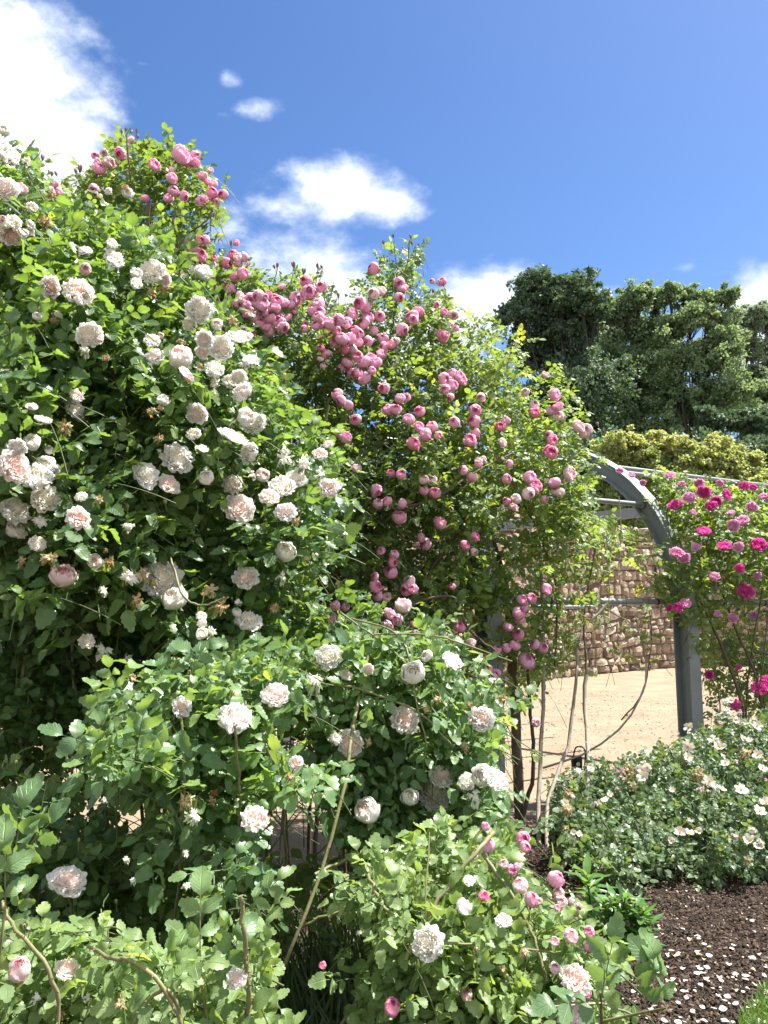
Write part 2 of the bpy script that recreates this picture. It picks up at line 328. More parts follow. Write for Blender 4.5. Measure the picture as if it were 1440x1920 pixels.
def compound(g, pos, d, n, size, tint, T, pairs=2, mi=0, rmi=1, flowers=()):
    """pinnate leaves: a terminal leaflet and pairs of side leaflets on a rachis"""
    d = nrm(d); s = nrm(np.cross(n, d)); n = np.cross(d, s); N = len(pos)
    Lr = size * (1.25 + .75 * (pairs - 1)) 
    def J(a=.18): return rng.normal(0, a, (N, 3))
    tips = pos + d * Lr[:, None] - n * (Lr * .12)[:, None]
    P = [tips]; D = [d - .15 * n + J(.12)]; S = [size * 1.1]; Nn = [n + J()]
    for k in range(pairs):
        fr = .72 - .38 * k if pairs > 1 else .75
        base = pos + d * (Lr * (fr if k == 0 else fr))[:, None] - n * (Lr * .12 * fr * fr)[:, None]
        for sg in (-1, 1):
            P.append(base); D.append(.45 * d + sg * s + J(.15) - .1 * n); S.append(size * (.95 - .14 * k)); Nn.append(n + J() + sg * s * .15)
    tt = tint[None].repeat(len(P), 0).reshape(-1, 4).copy(); tt[:, 0] += rng.normal(0, .05, len(tt)); tt[:, :2] = tt[:, :2].clip(0, 1)
    P, D, Nn, S = map(np.concatenate, (P, D, Nn, S)); kp = np.ones(len(P), bool)
    if len(flowers):
        cen = P + nrm(D) * (S * .5)[:, None]; x, y = proj(cen); lp = S * .30 * F / cen[:, 1]
        for fx, fy, fr, fd in flowers: kp &= ~(((x - fx) ** 2 + (y - fy) ** 2 < (fr * .9 + lp) ** 2) & (cen[:, 1] < fd + .02))
    place_leaves(g, P[kp], D[kp], Nn[kp], S[kp], tt[kp], T, mi)
    w = (.018 * size)[:, None]; V = np.stack([pos - s * w * 1.5, pos + s * w * 1.5, tips + s * w, tips - s * w], 1).reshape(-1, 3)
    g.add(V, np.arange(N * 4).reshape(N, 4), mi=rmi)

HOLES = [(1070, 1140, 120, 130, .62), (1175, 1215, 85, 150, .30), (1190, 1060, 55, 50, .35), (1130, 1330, 150, 90, .05), (1010, 1440, 95, 120, .12), (960, 1330, 50, 100, .4),
         (545, 1560, 70, 85, .10), (255, 1545, 60, 45, .08), (85, 1690, 50, 40, .08), (500, 1675, 60, 35, .15), (400, 1590, 55, 40, .12), (160, 1480, 45, 35, .15), (340,1640,50,35,.15), (250, 1690, 50, 30, .2), (330, 1500, 30, 25, .2), (130, 1570, 35, 25, .2),
         (630, 1790, 110, 110, .10), (720, 1640, 60, 60, .4), (15, 1465, 22, 22, .2), (560, 1380, 60, 40, .4),
         (905, 960, 50, 110, .9), (860, 900, 40, 50, .8), (960, 1010, 60, 60, .75), (880, 1200, 60, 80, .6), (800, 1000, 40, 60, .7), (600,1110,120,60,.75), (1365, 1240, 95, 110, .62)]
def keep_prob(px, py, strength=1.0):
    p = np.ones(len(px))
    for cx, cy_, rx, ry, k in HOLES:
        q = ((px - cx) / rx) ** 2 + ((py - cy_) / ry) ** 2
        p *= np.where(q < 1, 1 - (1 - k) * strength, 1)
    return p

def grow(poly, n, dfun, thick, leaf, T, mats, parent, pairs=2, up=.8, shoot=(.18, .42), spacing=.055, droop=.25,
         flowers=(), hole=1.0, tintmu=.45, bias=1.4, young_sunlit=.2, outline=True, fdir=(0, -.35, .75), clump=True, name='foliage', twig_r=.0016):
    """one plant's leafy shoots with their twigs, as one foliage part"""
    g = Geo(); tw = g; xs = [p[0] for p in poly]; ys = [p[1] for p in poly]
    cl = [(random.uniform(min(xs), max(xs)), random.uniform(min(ys), max(ys)), random.uniform(-.25, .25), random.uniform(40, 110)) for _ in range(26)]
    P, D, N, S, TT = [], [], [], [], []; made = 0; tries = 0
    while made < n and tries < n * 30:
        tries += 1
        px = random.uniform(min(xs), max(xs)); py = random.uniform(min(ys), max(ys))
        if not inpoly(poly, np.array([px]), np.array([py]))[0]: continue
        dep = dfun(px, py); off = 0
        dep += off + thick * random.random() ** bias
        tip = at(px, py, dep)
        if tip[2] < .05: continue
        made += 1
        if random.random() > keep_prob(np.array([px]), np.array([py]), min(1, hole))[0] ** .8: continue
        L = random.uniform(*shoot); ax = np.array([random.gauss(0, .55), random.gauss(0, .4), 0]) + np.array(fdir); ax = ax / np.linalg.norm(ax)
        tt = np.linspace(0, 1, 6)[:, None]
        base = tip - ax * L + np.array([random.gauss(0, .03), .05, droop * L * .6])
        ctrl = (base + tip) / 2 + np.array([0, 0, droop * L * .5]); pts = (1 - tt) ** 2 * base + 2 * tt * (1 - tt) * ctrl + tt ** 2 * tip
        tube(tw, pts, np.linspace(twig_r * 1.5, twig_r * .6, 6), 3, 1, False)
        m = max(3, int(L / (spacing * random.uniform(.85, 1.3)))); ph = random.random() * 6.28
        tnt = np.clip(random.gauss(tintmu, .2), 0, 1); yng_sunlit = random.random() < young_sunlit  # young shoots, their share raised to paint in sunlit yellow-green leaves
        for k in range(m):
            s_ = 1 - k / m * .85; q = (1 - s_) ** 2 * base + 2 * s_ * (1 - s_) * ctrl + s_ ** 2 * tip
            dirr = nrm(2 * (1 - s_) * (ctrl - base) + 2 * s_ * (tip - ctrl)); a = ph + k * 2.4
            e1 = nrm(np.cross(dirr, [0.1, 0.2, 1.])); e2 = np.cross(dirr, e1)
            rad = e1 * math.cos(a) + e2 * math.sin(a)
            ld = nrm(rad + dirr * (.35 + (.5 if k == 0 else 0)) + np.array([0, 0, random.gauss(0, .2)]))
            nn = np.array([random.gauss(0, .42), random.gauss(-.25, .42), up]) + dirr * .3
            P.append(q); D.append(ld); N.append(nn); S.append(leaf * random.uniform(.62, 1.15) * (.7 + .3 * min(1, k / 2 + .3)))
            TT.append((np.clip(tnt + random.gauss(0, .1) + (.35 if yng_sunlit else 0) + (.12 if k == 0 else 0), 0, 1), random.random() ** 2 * .9 + (.1 if yng_sunlit else 0), 0, 1))
    P, D, N, S, TT = map(np.array, (P, D, N, S, TT))
    cen = P + nrm(D) * (S * 1.3)[:, None]; x, y = proj(cen); keep = rng.random(len(P)) < keep_prob(x, y, hole)
    if outline:
        o = inpoly(poly, x, y); keep &= o | (rng.random(len(P)) < .35)
    cd = cen[:, 1]
    for fx, fy, fr, fd in flowers:
        keep &= ~(((x - fx) ** 2 + (y - fy) ** 2 < (fr * .75) ** 2) & (cd < fd + .03))
    keep &= P[:, 2] > .03
    P, D, N, S, TT = P[keep], D[keep], N[keep], S[keep], TT[keep]
    compound(g, P, D, N, S, TT.astype(np.float32), T, pairs, 0, 1, flowers)
    link(name, g.mesh(name, mats), parent)
    return len(P)

# ------------------------------------------------------------------ blooms
def petal_patch(g, az0, om, prof, seed, nu=5, nv=5, tint0=0, tint1=1, ruf=.05, R_=1.0):
    u = np.linspace(-1, 1, nu); v = np.linspace(0, 1, nv); U, V = np.meshgrid(u, v)
    r, z = prof(V); wshape = np.sqrt(np.clip(1 - .75 * np.clip(V - .35, 0, 1) ** 2 / .42, .12, 1))
    rs = np.random.default_rng(seed); ph = rs.random(3) * 6.28
    A = az0 + U * om * wshape
    rr = r * (1 + ruf * np.sin(U * 3 + ph[0]) * V + .06 * U * (1 if seed % 2 else -1))
    zz = z + ruf * R_ * np.sin(U * 4.2 + ph[1]) * V ** 2 - .06 * R_ * U ** 2 * V
    P = np.stack([rr * np.cos(A), rr * np.sin(A), zz], -1).reshape(-1, 3)
    i = np.arange(nv - 1)[:, None] * nu + np.arange(nu - 1)[None]
    f = np.stack([i, i + 1, i + nu + 1, i + nu], -1).reshape(-1, 4)
    tv = tint0 + (tint1 - tint0) * V.reshape(-1); tint = np.stack([tv, tv, tv, tv * 0 + 1], -1)
    g.add(P, f, tint=tint)
def calyx(g, R_, zb, stalk=1.6, bend=.4):
    th = np.linspace(0, 1, 7)
    tube(g, np.stack([bend * R_ * th ** 2, 0 * th, zb - stalk * R_ * th], 1), np.linspace(.07, .05, 7) * R_, 5, 1)
    pr = lambda V: (R_ * .22 * np.sin(np.pi * np.clip(V * .9 + .1, 0, 1)) + .02 * R_, zb - .3 * R_ + .42 * R_ * V)
    for k in range(3): petal_patch(g, k * 2.09, 1.15, pr, k, 5, 4, .5, .5, 0, R_)
    for k in range(5):
        pr2 = lambda V: (R_ * (.18 + .55 * V), zb + .02 * R_ + R_ * (.05 - .18 * V * V))
        a = k * 1.257; w = .16 * R_; 
        P = np.array([[.12 * R_, -w * .6, zb], [.12 * R_, w * .6, zb], [.45 * R_, w, zb - .04 * R_], [.45 * R_, -w, zb - .04 * R_], [.8 * R_, 0, zb - .22 * R_]])
        c, s_ = math.cos(a), math.sin(a); P = np.stack([P[:, 0] * c - P[:, 1] * s_, P[:, 0] * s_ + P[:, 1] * c, P[:, 2]], 1)
        g.add(P, [[0, 1, 2, 3]], mi=1); g.add(P, [[3, 2, 4]], mi=1)
def bloom_ball(seed, openness=.5, R_=1.0):
    g = Geo(); rs = np.random.default_rng(seed)
    shells = [1, .95, .86, .76, .64, .52, .40, .27, .15]
    for si, k in enumerate(shells):
        cnt = 5 if k > .3 else 3
        top = (.70 + .10 * (1 - openness)) - (.04 * si / len(shells)) + rs.normal(0, .015)
        for j in range(cnt):
            Rk = R_ * k * rs.normal(1, .055); tp = top + rs.normal(0, .05) - (.16 * openness if si == 0 else 0)
            lift = .60 * (1 - k)
            fl = .10 * openness if si < 2 else 0
            pr = lambda V, Rk=Rk, tp=tp, lift=lift, fl=fl: (Rk * np.sin(np.pi * (.04 + tp * V)) ** .9 + fl * R_ * V ** 3, -Rk * .92 * np.cos(np.pi * (.04 + tp * V)) + lift * R_)
            petal_patch(g, j * 6.283 / cnt + si * .7 + rs.normal(0, .12), 1.0 if cnt == 5 else 1.3, pr, int(seed * 100 + si * 10 + j), 6, 6, max(0, .55 - .12 * si), max(.12, 1 - .13 * si), .085, R_)
    calyx(g, R_, -.93 * R_); return g
def bloom_rosette(seed, R_=1.0, flat=.55, messy=.06, rings=8):
    g = Geo(); rs = np.random.default_rng(seed)
    for j in range(9):   # guard petals, flaring out
        Rk = R_ * rs.normal(1, .05); dz = rs.normal(0, .05)
        pr = lambda V, Rk=Rk, dz=dz: (Rk * (.1 + .93 * np.sin(np.pi * .5 * V) ), R_ * (-.45 + (.55 + dz) * V ** 1.6 - .16 * V ** 5))
        petal_patch(g, j * 6.283 / 9 * 2 + rs.normal(0, .15), .62, pr, seed * 50 + j, 6, 6, .7, 1, messy * 1.3, R_)
    for si in range(rings):
        k = .88 * (1 - si / rings) ** .85 + .06; cnt = max(3, int(4 + 7 * k))
        for j in range(cnt):
            Rk = R_ * k * rs.normal(1, .06); tp = rs.normal(.56, .05); 
            pr = lambda V, Rk=Rk, tp=tp, k=k: (Rk * np.sin(np.pi * (.03 + tp * V)) ** .8, flat * (-R_ * .75 * k * np.cos(np.pi * (.03 + tp * V))) + R_ * (.22 * (1 - k ** 2) - .12) + .08 * R_ * V)
            petal_patch(g, j * 6.283 / cnt + si * .9 + rs.normal(0, .2), 3.6 / cnt, pr, int(seed * 300 + si * 20 + j), 5, 5, .9 - .8 * si / rings - .1, 1 - .85 * si / rings, messy, R_)
    calyx(g, R_, -.45 * R_); return g
def bloom_single(seed, R_=1.0, cup=.25):
    g = Geo(); rs = np.random.default_rng(seed)
    for j in range(5):
        Rk = R_ * rs.normal(1, .06)
        pr = lambda V, Rk=Rk: (Rk * (.06 + .94 * V), R_ * (cup * V ** 1.5 - .1))
        petal_patch(g, j * 1.257 + rs.normal(0, .1), .74, pr, seed * 10 + j, 5, 5, .4, 1, .08, R_)
    th = np.linspace(0, 2 * np.pi, 10, endpoint=False)
    for rr in (.08, .15, .22):
        for a in np.linspace(0, 6.283, int(rr * 60), endpoint=False) + rr * 9:
            c = np.array([math.cos(a) * rr * R_, math.sin(a) * rr * R_, 0]); tube(g, [c * .4 + [0, 0, -.05 * R_], c + [0, 0, .17 * R_]], [.016 * R_, .03 * R_], 3, 2)
    tube(g, [[0, 0, -.1 * R_], [0, 0, .12 * R_]], .09 * R_, 6, 2); calyx(g, R_, -.1 * R_); return g
def bloom_spent(seed, R_=1.0):
    g = Geo(); rs = np.random.default_rng(seed)
    for j in range(22):
        L = R_ * rs.uniform(.5, 1.1); dr = rs.uniform(-.9, .7)
        pr = lambda V, L=L, dr=dr: (L * (.08 + .8 * V * (1 - .35 * V)), L * (dr * V ** 1.4 - .1 + .15 * np.sin(V * 5)))
        petal_patch(g, rs.random() * 6.283, rs.uniform(.3, .6), pr, seed * 70 + j, 5, 5, rs.random(), rs.random(), .2, R_)
    calyx(g, R_, -.2 * R_); return g
def bloom_bud(seed, R_=1.0, op=0.):
    g = Geo()
    for k in range(5):
        pr = lambda V: (R_ * (.62 + .1 * op) * np.sin(np.pi * (.05 + .88 * V)) ** .8, -R_ * np.cos(np.pi * (.05 + .88 * V)))
        petal_patch(g, k * 1.257, .75, pr, seed + k, 5, 7, .8, .2, .02, R_)
    for k in range(5):
        pr = lambda V: (R_ * .70 * np.sin(np.pi * (.05 + .72 * V)) ** .8 + .16 * R_ * V ** 3, -R_ * 1.05 * np.cos(np.pi * (.05 + .72 * V)) + .25 * R_ * V ** 3)
        n0 = g.n; petal_patch(g, k * 1.257 + .3, .5, pr, seed + k, 4, 6, .5, .5, .02, R_); g.m[-1][:] = 1
    tube(g, [[0, 0, -.8 * R_], [0, 0, -1.5 * R_]], [.5 * R_, .3 * R_], 6, 1)
    th = np.linspace(0, 1, 5); tube(g, np.stack([.5 * R_ * th ** 2, 0 * th, -1.4 * R_ - 4 * R_ * th], 1), .12 * R_, 5, 1); return g
BL = {}
def add_kind(key, geos, m, extra=None):
    BL[key] = [g.mesh('bloom_' + key, [M[m], M['calyx'], M['stamen']]) for g in geos]
balls = [bloom_ball(s, o) for s, o in ((1, .2), (2, .5), (3, .9), (4, .0), (5, .65))]
ros = [bloom_rosette(s, 1, fl, me_) for s, fl, me_ in ((11, .6, .06), (12, .8, .09), (13, .45, .05), (14, .9, .11))]
for key, gs, m in (('K', balls, 'pet_pink'), ('D', balls, 'pet_rose'), ('L', balls[1:3] + balls[4:], 'pet_pale'), ('W', ros + balls[2:3] + balls[4:], 'pet_white'),
                   ('P', ros + balls[2:3], 'pet_blush'), ('M', ros[1:], 'pet_magenta'), ('V', ros[1:], 'pet_mauve')): add_kind(key, gs, m)
add_kind('S', [bloom_single(s, 1, c) for s, c in ((21, .25), (22, .6), (23, .4))], 'pet_peach')
add_kind('C', [bloom_spent(s) for s in (31, 32, 33)], 'pet_cream'); add_kind('R', [bloom_spent(s) for s in (34, 35)], 'pet_dry')
add_kind('F', [bloom_spent(s) for s in (38, 39)], 'pet_pale'); add_kind('O', [bloom_spent(s) for s in (36, 37)], 'pet_white')
add_kind('B', [bloom_bud(41), bloom_bud(42, 1, .5)], 'pet_rose'); add_kind('Y', [bloom_bud(43), bloom_bud(44, 1, .8)], 'pet_cream')
for k in 'B': 
    for me in BL[k]: me.materials[1] = M['bud_dark']
NAMES = {'B': 'rose_bud', 'Y': 'rose_bud', 'C': 'faded_bloom', 'R': 'dried_bloom', 'O': 'faded_bloom', 'F': 'faded_bloom'}
def bloom(parent, px, py, diam, kind, d, face=None):
    Rm = diam / F * d / 2 * (.8 if kind in 'BY' else .85 if kind == 'S' else 1.14 if kind in 'WPOC' else .85 if kind in 'MV' else .87)
    me = random.choice(BL[kind][:4] if kind in 'WP' and diam > 40 else BL[kind]); o = link(NAMES.get(kind, 'rose_bloom'), me, parent)
    p = at(px, py, d); tocam = Vector((-p[0], -p[1], EYE - p[2])).normalized()
    if face is None:
        if kind in 'BY': f = Vector((random.gauss(0, .3), random.gauss(0, .3), 1))
        elif kind in 'KDL': f = tocam * random.uniform(.45, 1.1) + Vector((random.gauss(0, .5), random.gauss(0, .2), random.gauss(.35, .4)))
        else: f = tocam * random.uniform(.8, 1.3) + Vector((random.gauss(0, .35), random.gauss(0, .2), random.gauss(.45, .3)))
    else: f = Vector(face)
    if face is None and kind not in 'BY': f = f.normalized() + sun_dir * .2
    q = f.normalized().to_track_quat('Z', 'Y') @ Quaternion((0, 0, 1), random.random() * 6.28)
    mw = Matrix.LocRotScale(Vector(p), q, Vector((Rm * random.uniform(.92, 1.08), Rm * random.uniform(.92, 1.08), Rm * random.uniform(.85, 1.1))))
    o.matrix_parent_inverse = Matrix.Identity(4); o.matrix_local = Matrix.Translation(-Vector(parent.location)) @ mw
    return o
def blooms(parent, spec, dfun, tier=0):
    out = []
    for s in spec:
        px, py, dm, k = s[:4]; d = (s[4] if len(s) > 4 else dfun(px, py)) + random.uniform(-.06, .03); bloom(parent, px, py, dm, k, d); out.append((px, py, dm / 2, d))
    return out
def enrich(spec, n, kinds, lo=.45, hi=.8, far=1.0):
    """smaller blooms tucked beside the listed ones"""
    src = list(spec); out = list(spec)
    while len(out) < n:
        q = random.choice(src); a = random.random() * 6.28; r_ = q[2] * random.uniform(.6, far)
        out.append((q[0] + math.cos(a) * r_, q[1] + math.sin(a) * r_, max(14, q[2] * random.uniform(lo, hi)), random.choice(kinds)))
    return out
def parse(txt, kind):
    out = []
    for tok in txt.split():
        a = tok.split(','); out.append((float(a[0]), float(a[1]), float(a[2]), a[3] if len(a) > 3 else kind))
    return out

def cane(parent, P, w, m='cane_brown', thorns=0, name='cane', n=18, taper=.7, wob=.012):
    """P: list of (px, py, depth); w: width in metres"""
    pts = spline([at(*p) for p in P], n); pts[1:-1] += rng.normal(0, min(wob * .35, w * .16), pts[1:-1].shape); g = Geo()
    r = np.linspace(w / 2, w / 2 * taper, len(pts)); tube(g, pts, r, 7, 0)
    for _ in range(thorns):
        i = random.randrange(1, len(pts) - 1); s_ = random.random(); c = pts[i] * (1 - s_) + pts[i + 1] * s_ if i + 1 < len(pts) else pts[i]
        d = nrm(pts[i + 1] - pts[i]); a = nrm(np.cross(d, rng.normal(0, 1, 3))); tube(g, [c + a * r[i] * .8, c + a * (r[i] + w * .5) - d * w * .15], [w * .16, .0002], 4)
    return link(name, g.mesh(name, [M[m]]), parent)

# ------------------------------------------------------------------ ground
def sheet(name, pts, z, m, kind='structure'):
    g = Geo(); v = [(x, y, z) for x, y in pts]; me = bpy.data.meshes.new(name); me.from_pydata(v, [], [list(range(len(v)))]); me.materials.append(m)
    return tag(link(name, me), kind=kind)
U = np.array([3.54, 1.9]); U = U / np.linalg.norm(U); Vp = np.array([-U[1], U[0]])   # along and across the pergola
A0 = np.array([2.70, 6.90]); GAP = 2.16; SPAN = 4.2
def pg(u, v, z=None):
    p = A0 + U * u + Vp * v; return (p[0], p[1]) if z is None else np.array([p[0], p[1], z])
sheet('sandy_path', [(-400, -60), (400, -60), (400, 700), (-400, 700)], 0, M['sand'])
def bed_mesh():
    g = Geo(); us = np.linspace(-14, 12, 150); vs = np.linspace(-7.5, -.1, 60); UU, VV = np.meshgrid(us, vs)
    X = A0[0] + U[0] * UU + Vp[0] * VV; Y = A0[1] + U[1] * UU + Vp[1] * VV
    edge = np.clip((-.1 - VV) / .25, 0, 1); Z = .006 + edge * .045 + rng.normal(0, .008, X.shape) * edge
    n = len(us); i = np.arange(len(vs) - 1)[:, None] * n + np.arange(n - 1)[None]
    g.add(np.stack([X, Y, Z], -1).reshape(-1, 3), np.stack([i, i + 1, i + n + 1, i + n], -1).reshape(-1, 4)); return g
tag(link('mulched_soil', bed_mesh().mesh('mulched_soil', [M['mulch']])), kind='structure')

# ------------------------------------------------------------------ pergola
def pergola():
    root = empty('pergola', (*pg(0, 0), 0), 'grey painted steel arched pergola carrying the climbing roses over the path', 'pergola')
    def prof(n=26):
        out = [(0, 0.0), (0, 0.8), (0, 1.5)]
        for a in np.linspace(0, np.pi, n)[0:]: out.append((SPAN / 2 - SPAN / 2 * math.cos(a), 1.58 + 1.81 * math.sin(a)))
        out += [(SPAN, 1.5), (SPAN, 0.8), (SPAN, 0.0)]; return out
    pr = prof(); pos3 = []
    for k in range(-3, 1):
        g = Geo(); u0 = k * GAP; fl = .068; dp = .165; tw = .010       # I section: two flanges and a web
        P = np.array([pg(u0, s_, z) for s_, z in pr]); D = np.gradient(np.array(pr), axis=0); D = D / np.linalg.norm(D, axis=1)[:, None]
        nv = np.stack([-D[:, 1], D[:, 0]], 1)        # outward normal in the arch plane
        Nw = np.array([[Vp[0] * a, Vp[1] * a, b] for a, b in nv]); Uw = np.array([U[0], U[1], 0])
        def strip(o0, o1, w):
            c = []
            for oo, ww in ((o0, -w), (o0, w), (o1, w), (o1, -w)): c.append(P + Nw * oo + Uw * ww)
            V = np.stack(c, 1).reshape(-1, 3); n = len(P); i = np.arange(n - 1)[:, None] * 4; j = np.arange(4)[None]; j2 = (j + 1) % 4
            g.add(V, np.stack([i + j, i + j2, i + 4 + j2, i + 4 + j], -1).reshape(-1, 4))
        strip(dp / 2 - tw, dp / 2, fl); strip(-dp / 2, -dp / 2 + tw, fl); strip(-dp / 2 + tw, dp / 2 - tw, .005)
        for s_ in (0, SPAN): box(g, pg(u0, s_, .012), .26, .3, .014, (U[0], U[1], 0), (Vp[0], Vp[1], 0))
        link('arch', g.mesh('arch', [M['steel']], False), root)
    rails = [(0, 1.70, .026), (SPAN, 1.70, .026)]
    for s_ in (.42, 1.15, 2.1, 3.05):
        rails.append((s_, 1.58 + 1.81 * math.sqrt(1 - (1 - s_ / 2.1) ** 2) - .03, .024))
    for s_, z, r_ in rails:
        g = Geo(); pts = np.array([pg(u, s_, z) for u in np.linspace(-3 * GAP, 1.35 * GAP, 24)]); tube(g, pts, r_, 12); link('rail', g.mesh('rail', [M['steel']]), root)
    g = Geo(); b0, b1 = np.array([1.3, 11.87, 2.9]), np.array([4.2, 8.92, 2.9]); bd = nrm(b1 - b0); box(g, (b0 + b1) / 2, np.linalg.norm(b1 - b0), .05, .13, bd, (-bd[1], bd[0], 0)); link('tie_beam', g.mesh('tie_beam', [M['steel']], False), root)
    for u in (-2.0, -.35, -1.05, -1.55, -2.6, .5, 1.1, -3.3):
        g = Geo(); p0 = pg(u, 0, 1.70); d = np.array([U[0], U[1], 0]); tube(g, [p0 - d * .008, p0 + d * .008], .030, 12); link('cable_tie', g.mesh('cable_tie', [M['tie']]), root)
    g = Geo(); box(g, pg(GAP, .06, .85), .17, .1, 1.7, (U[0], U[1], 0), (Vp[0], Vp[1], 0)); link('post', g.mesh('post', [M['steel']], False), root)
    for k in range(-3, 1):
        for s_, z, r_ in rails:
            g = Geo(); p0 = pg(k * GAP, s_, z); d = np.array([U[0], U[1], 0]); tube(g, [p0 - d * .04, p0 + d * .04], r_ + .014, 10); link('rail_clamp', g.mesh('rail_clamp', [M['steel']]), root)
pergola()

# ------------------------------------------------------------------ stone wall and terrace
WP = np.array([(-16, 9.5), (-9, 10), (-5.5, 11), (-2, 13), (1.6, 16.5), (4.5, 19.5), (8.5, 22.9), (12.1, 24.4), (20, 26), (30, 27)])
def wall():
    root = empty('stone_wall', (WP[6][0], WP[6][1], 0), 'long curved retaining wall of rough reddish brown stone blocks behind the path', 'wall')
    P = spline(np.c_[WP, np.zeros(len(WP))], 240)[:, :2]; seg = np.linalg.norm(np.diff(P, axis=0), axis=1); cum = np.r_[0, np.cumsum(seg)]; H = 4.05
    def pt(s):
        return np.array([np.interp(s, cum, P[:, 0]), np.interp(s, cum, P[:, 1])])
    g = Geo(); z = 0; Ltot = cum[-1]
    s_lo = 6.0
    while z < H:
        h = random.uniform(.16, .33); h = min(h, H - z + .05); s = s_lo + random.uniform(0, .3)
        while s < Ltot - 1:
            w = random.uniform(.16, .55); sub = 1
            cu = random.uniform(.35, .65); parts = [(z, h)] if random.random() < .72 or h < .22 else [(z, h * cu), (z + h * cu, h * (1 - cu))]
            for zz, hh in parts:
                a = pt(s + .015); b = pt(s + w - .015); tg = b - a; tg = tg / np.linalg.norm(tg); nm = np.array([tg[1], -tg[0]])
                n = 5; uu, vv = np.meshgrid([0, .1, .5, .9, 1], [0, .1, .5, .9, 1]); base = a[None, None] * (1 - uu)[..., None] + b[None, None] * uu[..., None]
                bul = (1 - np.abs(2 * uu - 1) ** 7) * (1 - np.abs(2 * vv - 1) ** 7); dep = -.05 + bul * random.uniform(.06, .11) + rng.normal(0, .014, uu.shape) * bul + (uu - .5) * random.gauss(0, .05) + (vv - .5) * random.gauss(0, .03)
                jx = rng.normal(0, .012, uu.shape); jz = rng.normal(0, .012, uu.shape)
                tilt = random.gauss(0, .02)
                X = base[..., 0] + nm[0] * dep + tg[0] * jx; Y = base[..., 1] + nm[1] * dep + tg[1] * jx; sa = s + w * uu; Z = zz + .006 + (hh - .012) * vv + jz + tilt * (uu - .5) + np.sin(np.pi * np.clip(zz / H, 0, 1)) * (.09 * np.sin(sa * 1.1 + zz * 1.7) + .06 * np.sin(sa * 2.7 + zz * 3.1))
                i = np.arange(n - 1)[:, None] * n + np.arange(n - 1)[None]; tn = np.full((n * n, 4), np.clip(random.gauss(.5, .24), 0, 1))
                g.add(np.stack([X, Y, Z], -1).reshape(-1, 3), np.stack([i, i + 1, i + n + 1, i + n], -1).reshape(-1, 4), tint=tn)
            s += w
        z += h
    link('stonework', g.mesh('stonework', [M['stone']], False), root)
    g = Geo(); ss = np.linspace(0, Ltot, 160); A = np.array([pt(s) for s in ss]); T_ = np.gradient(A, axis=0); T_ /= np.linalg.norm(T_, axis=1)[:, None]; Nn = np.stack([T_[:, 1], -T_[:, 0]], 1)
    F0 = A + Nn * -.035; B0 = A - Nn * .6; sec = [np.c_[F0, 0 * ss], np.c_[F0, 0 * ss + H], np.c_[B0, 0 * ss + H], np.c_[B0, 0 * ss]]
    V = np.stack(sec, 1).reshape(-1, 3); i = np.arange(len(ss) - 1)[:, None] * 4; j = np.arange(3)[None]
    g.add(V, np.stack([i + j, i + 4 + j, i + 5 + j, i + 1 + j], -1).reshape(-1, 4)); link('backing', g.mesh('backing', [M['joint']]), root)
    # terrace behind the wall
    g = Geo(); far = A + np.stack([-np.abs(Nn[:, 0]) * 0 - Nn[:, 0], -Nn[:, 1]], 1) * 1.0
    rows = [np.c_[B0, 0 * ss + H - .02], np.c_[A[:, 0] * 1.3 - 2, A[:, 1] * 0 + 40, 0 * ss + 4.3], np.c_[A[:, 0] * 4, 0 * ss + 160, 0 * ss + 5]]
    V = np.concatenate(rows); n = len(ss); i = np.arange(2)[:, None] * n + np.arange(n - 1)[None]
    g.add(V, np.stack([i, i + 1, i + n + 1, i + n], -1).reshape(-1, 4)); tag(link('terrace_ground', g.mesh('terrace_ground', [M['meadow']])), kind='structure')
wall()

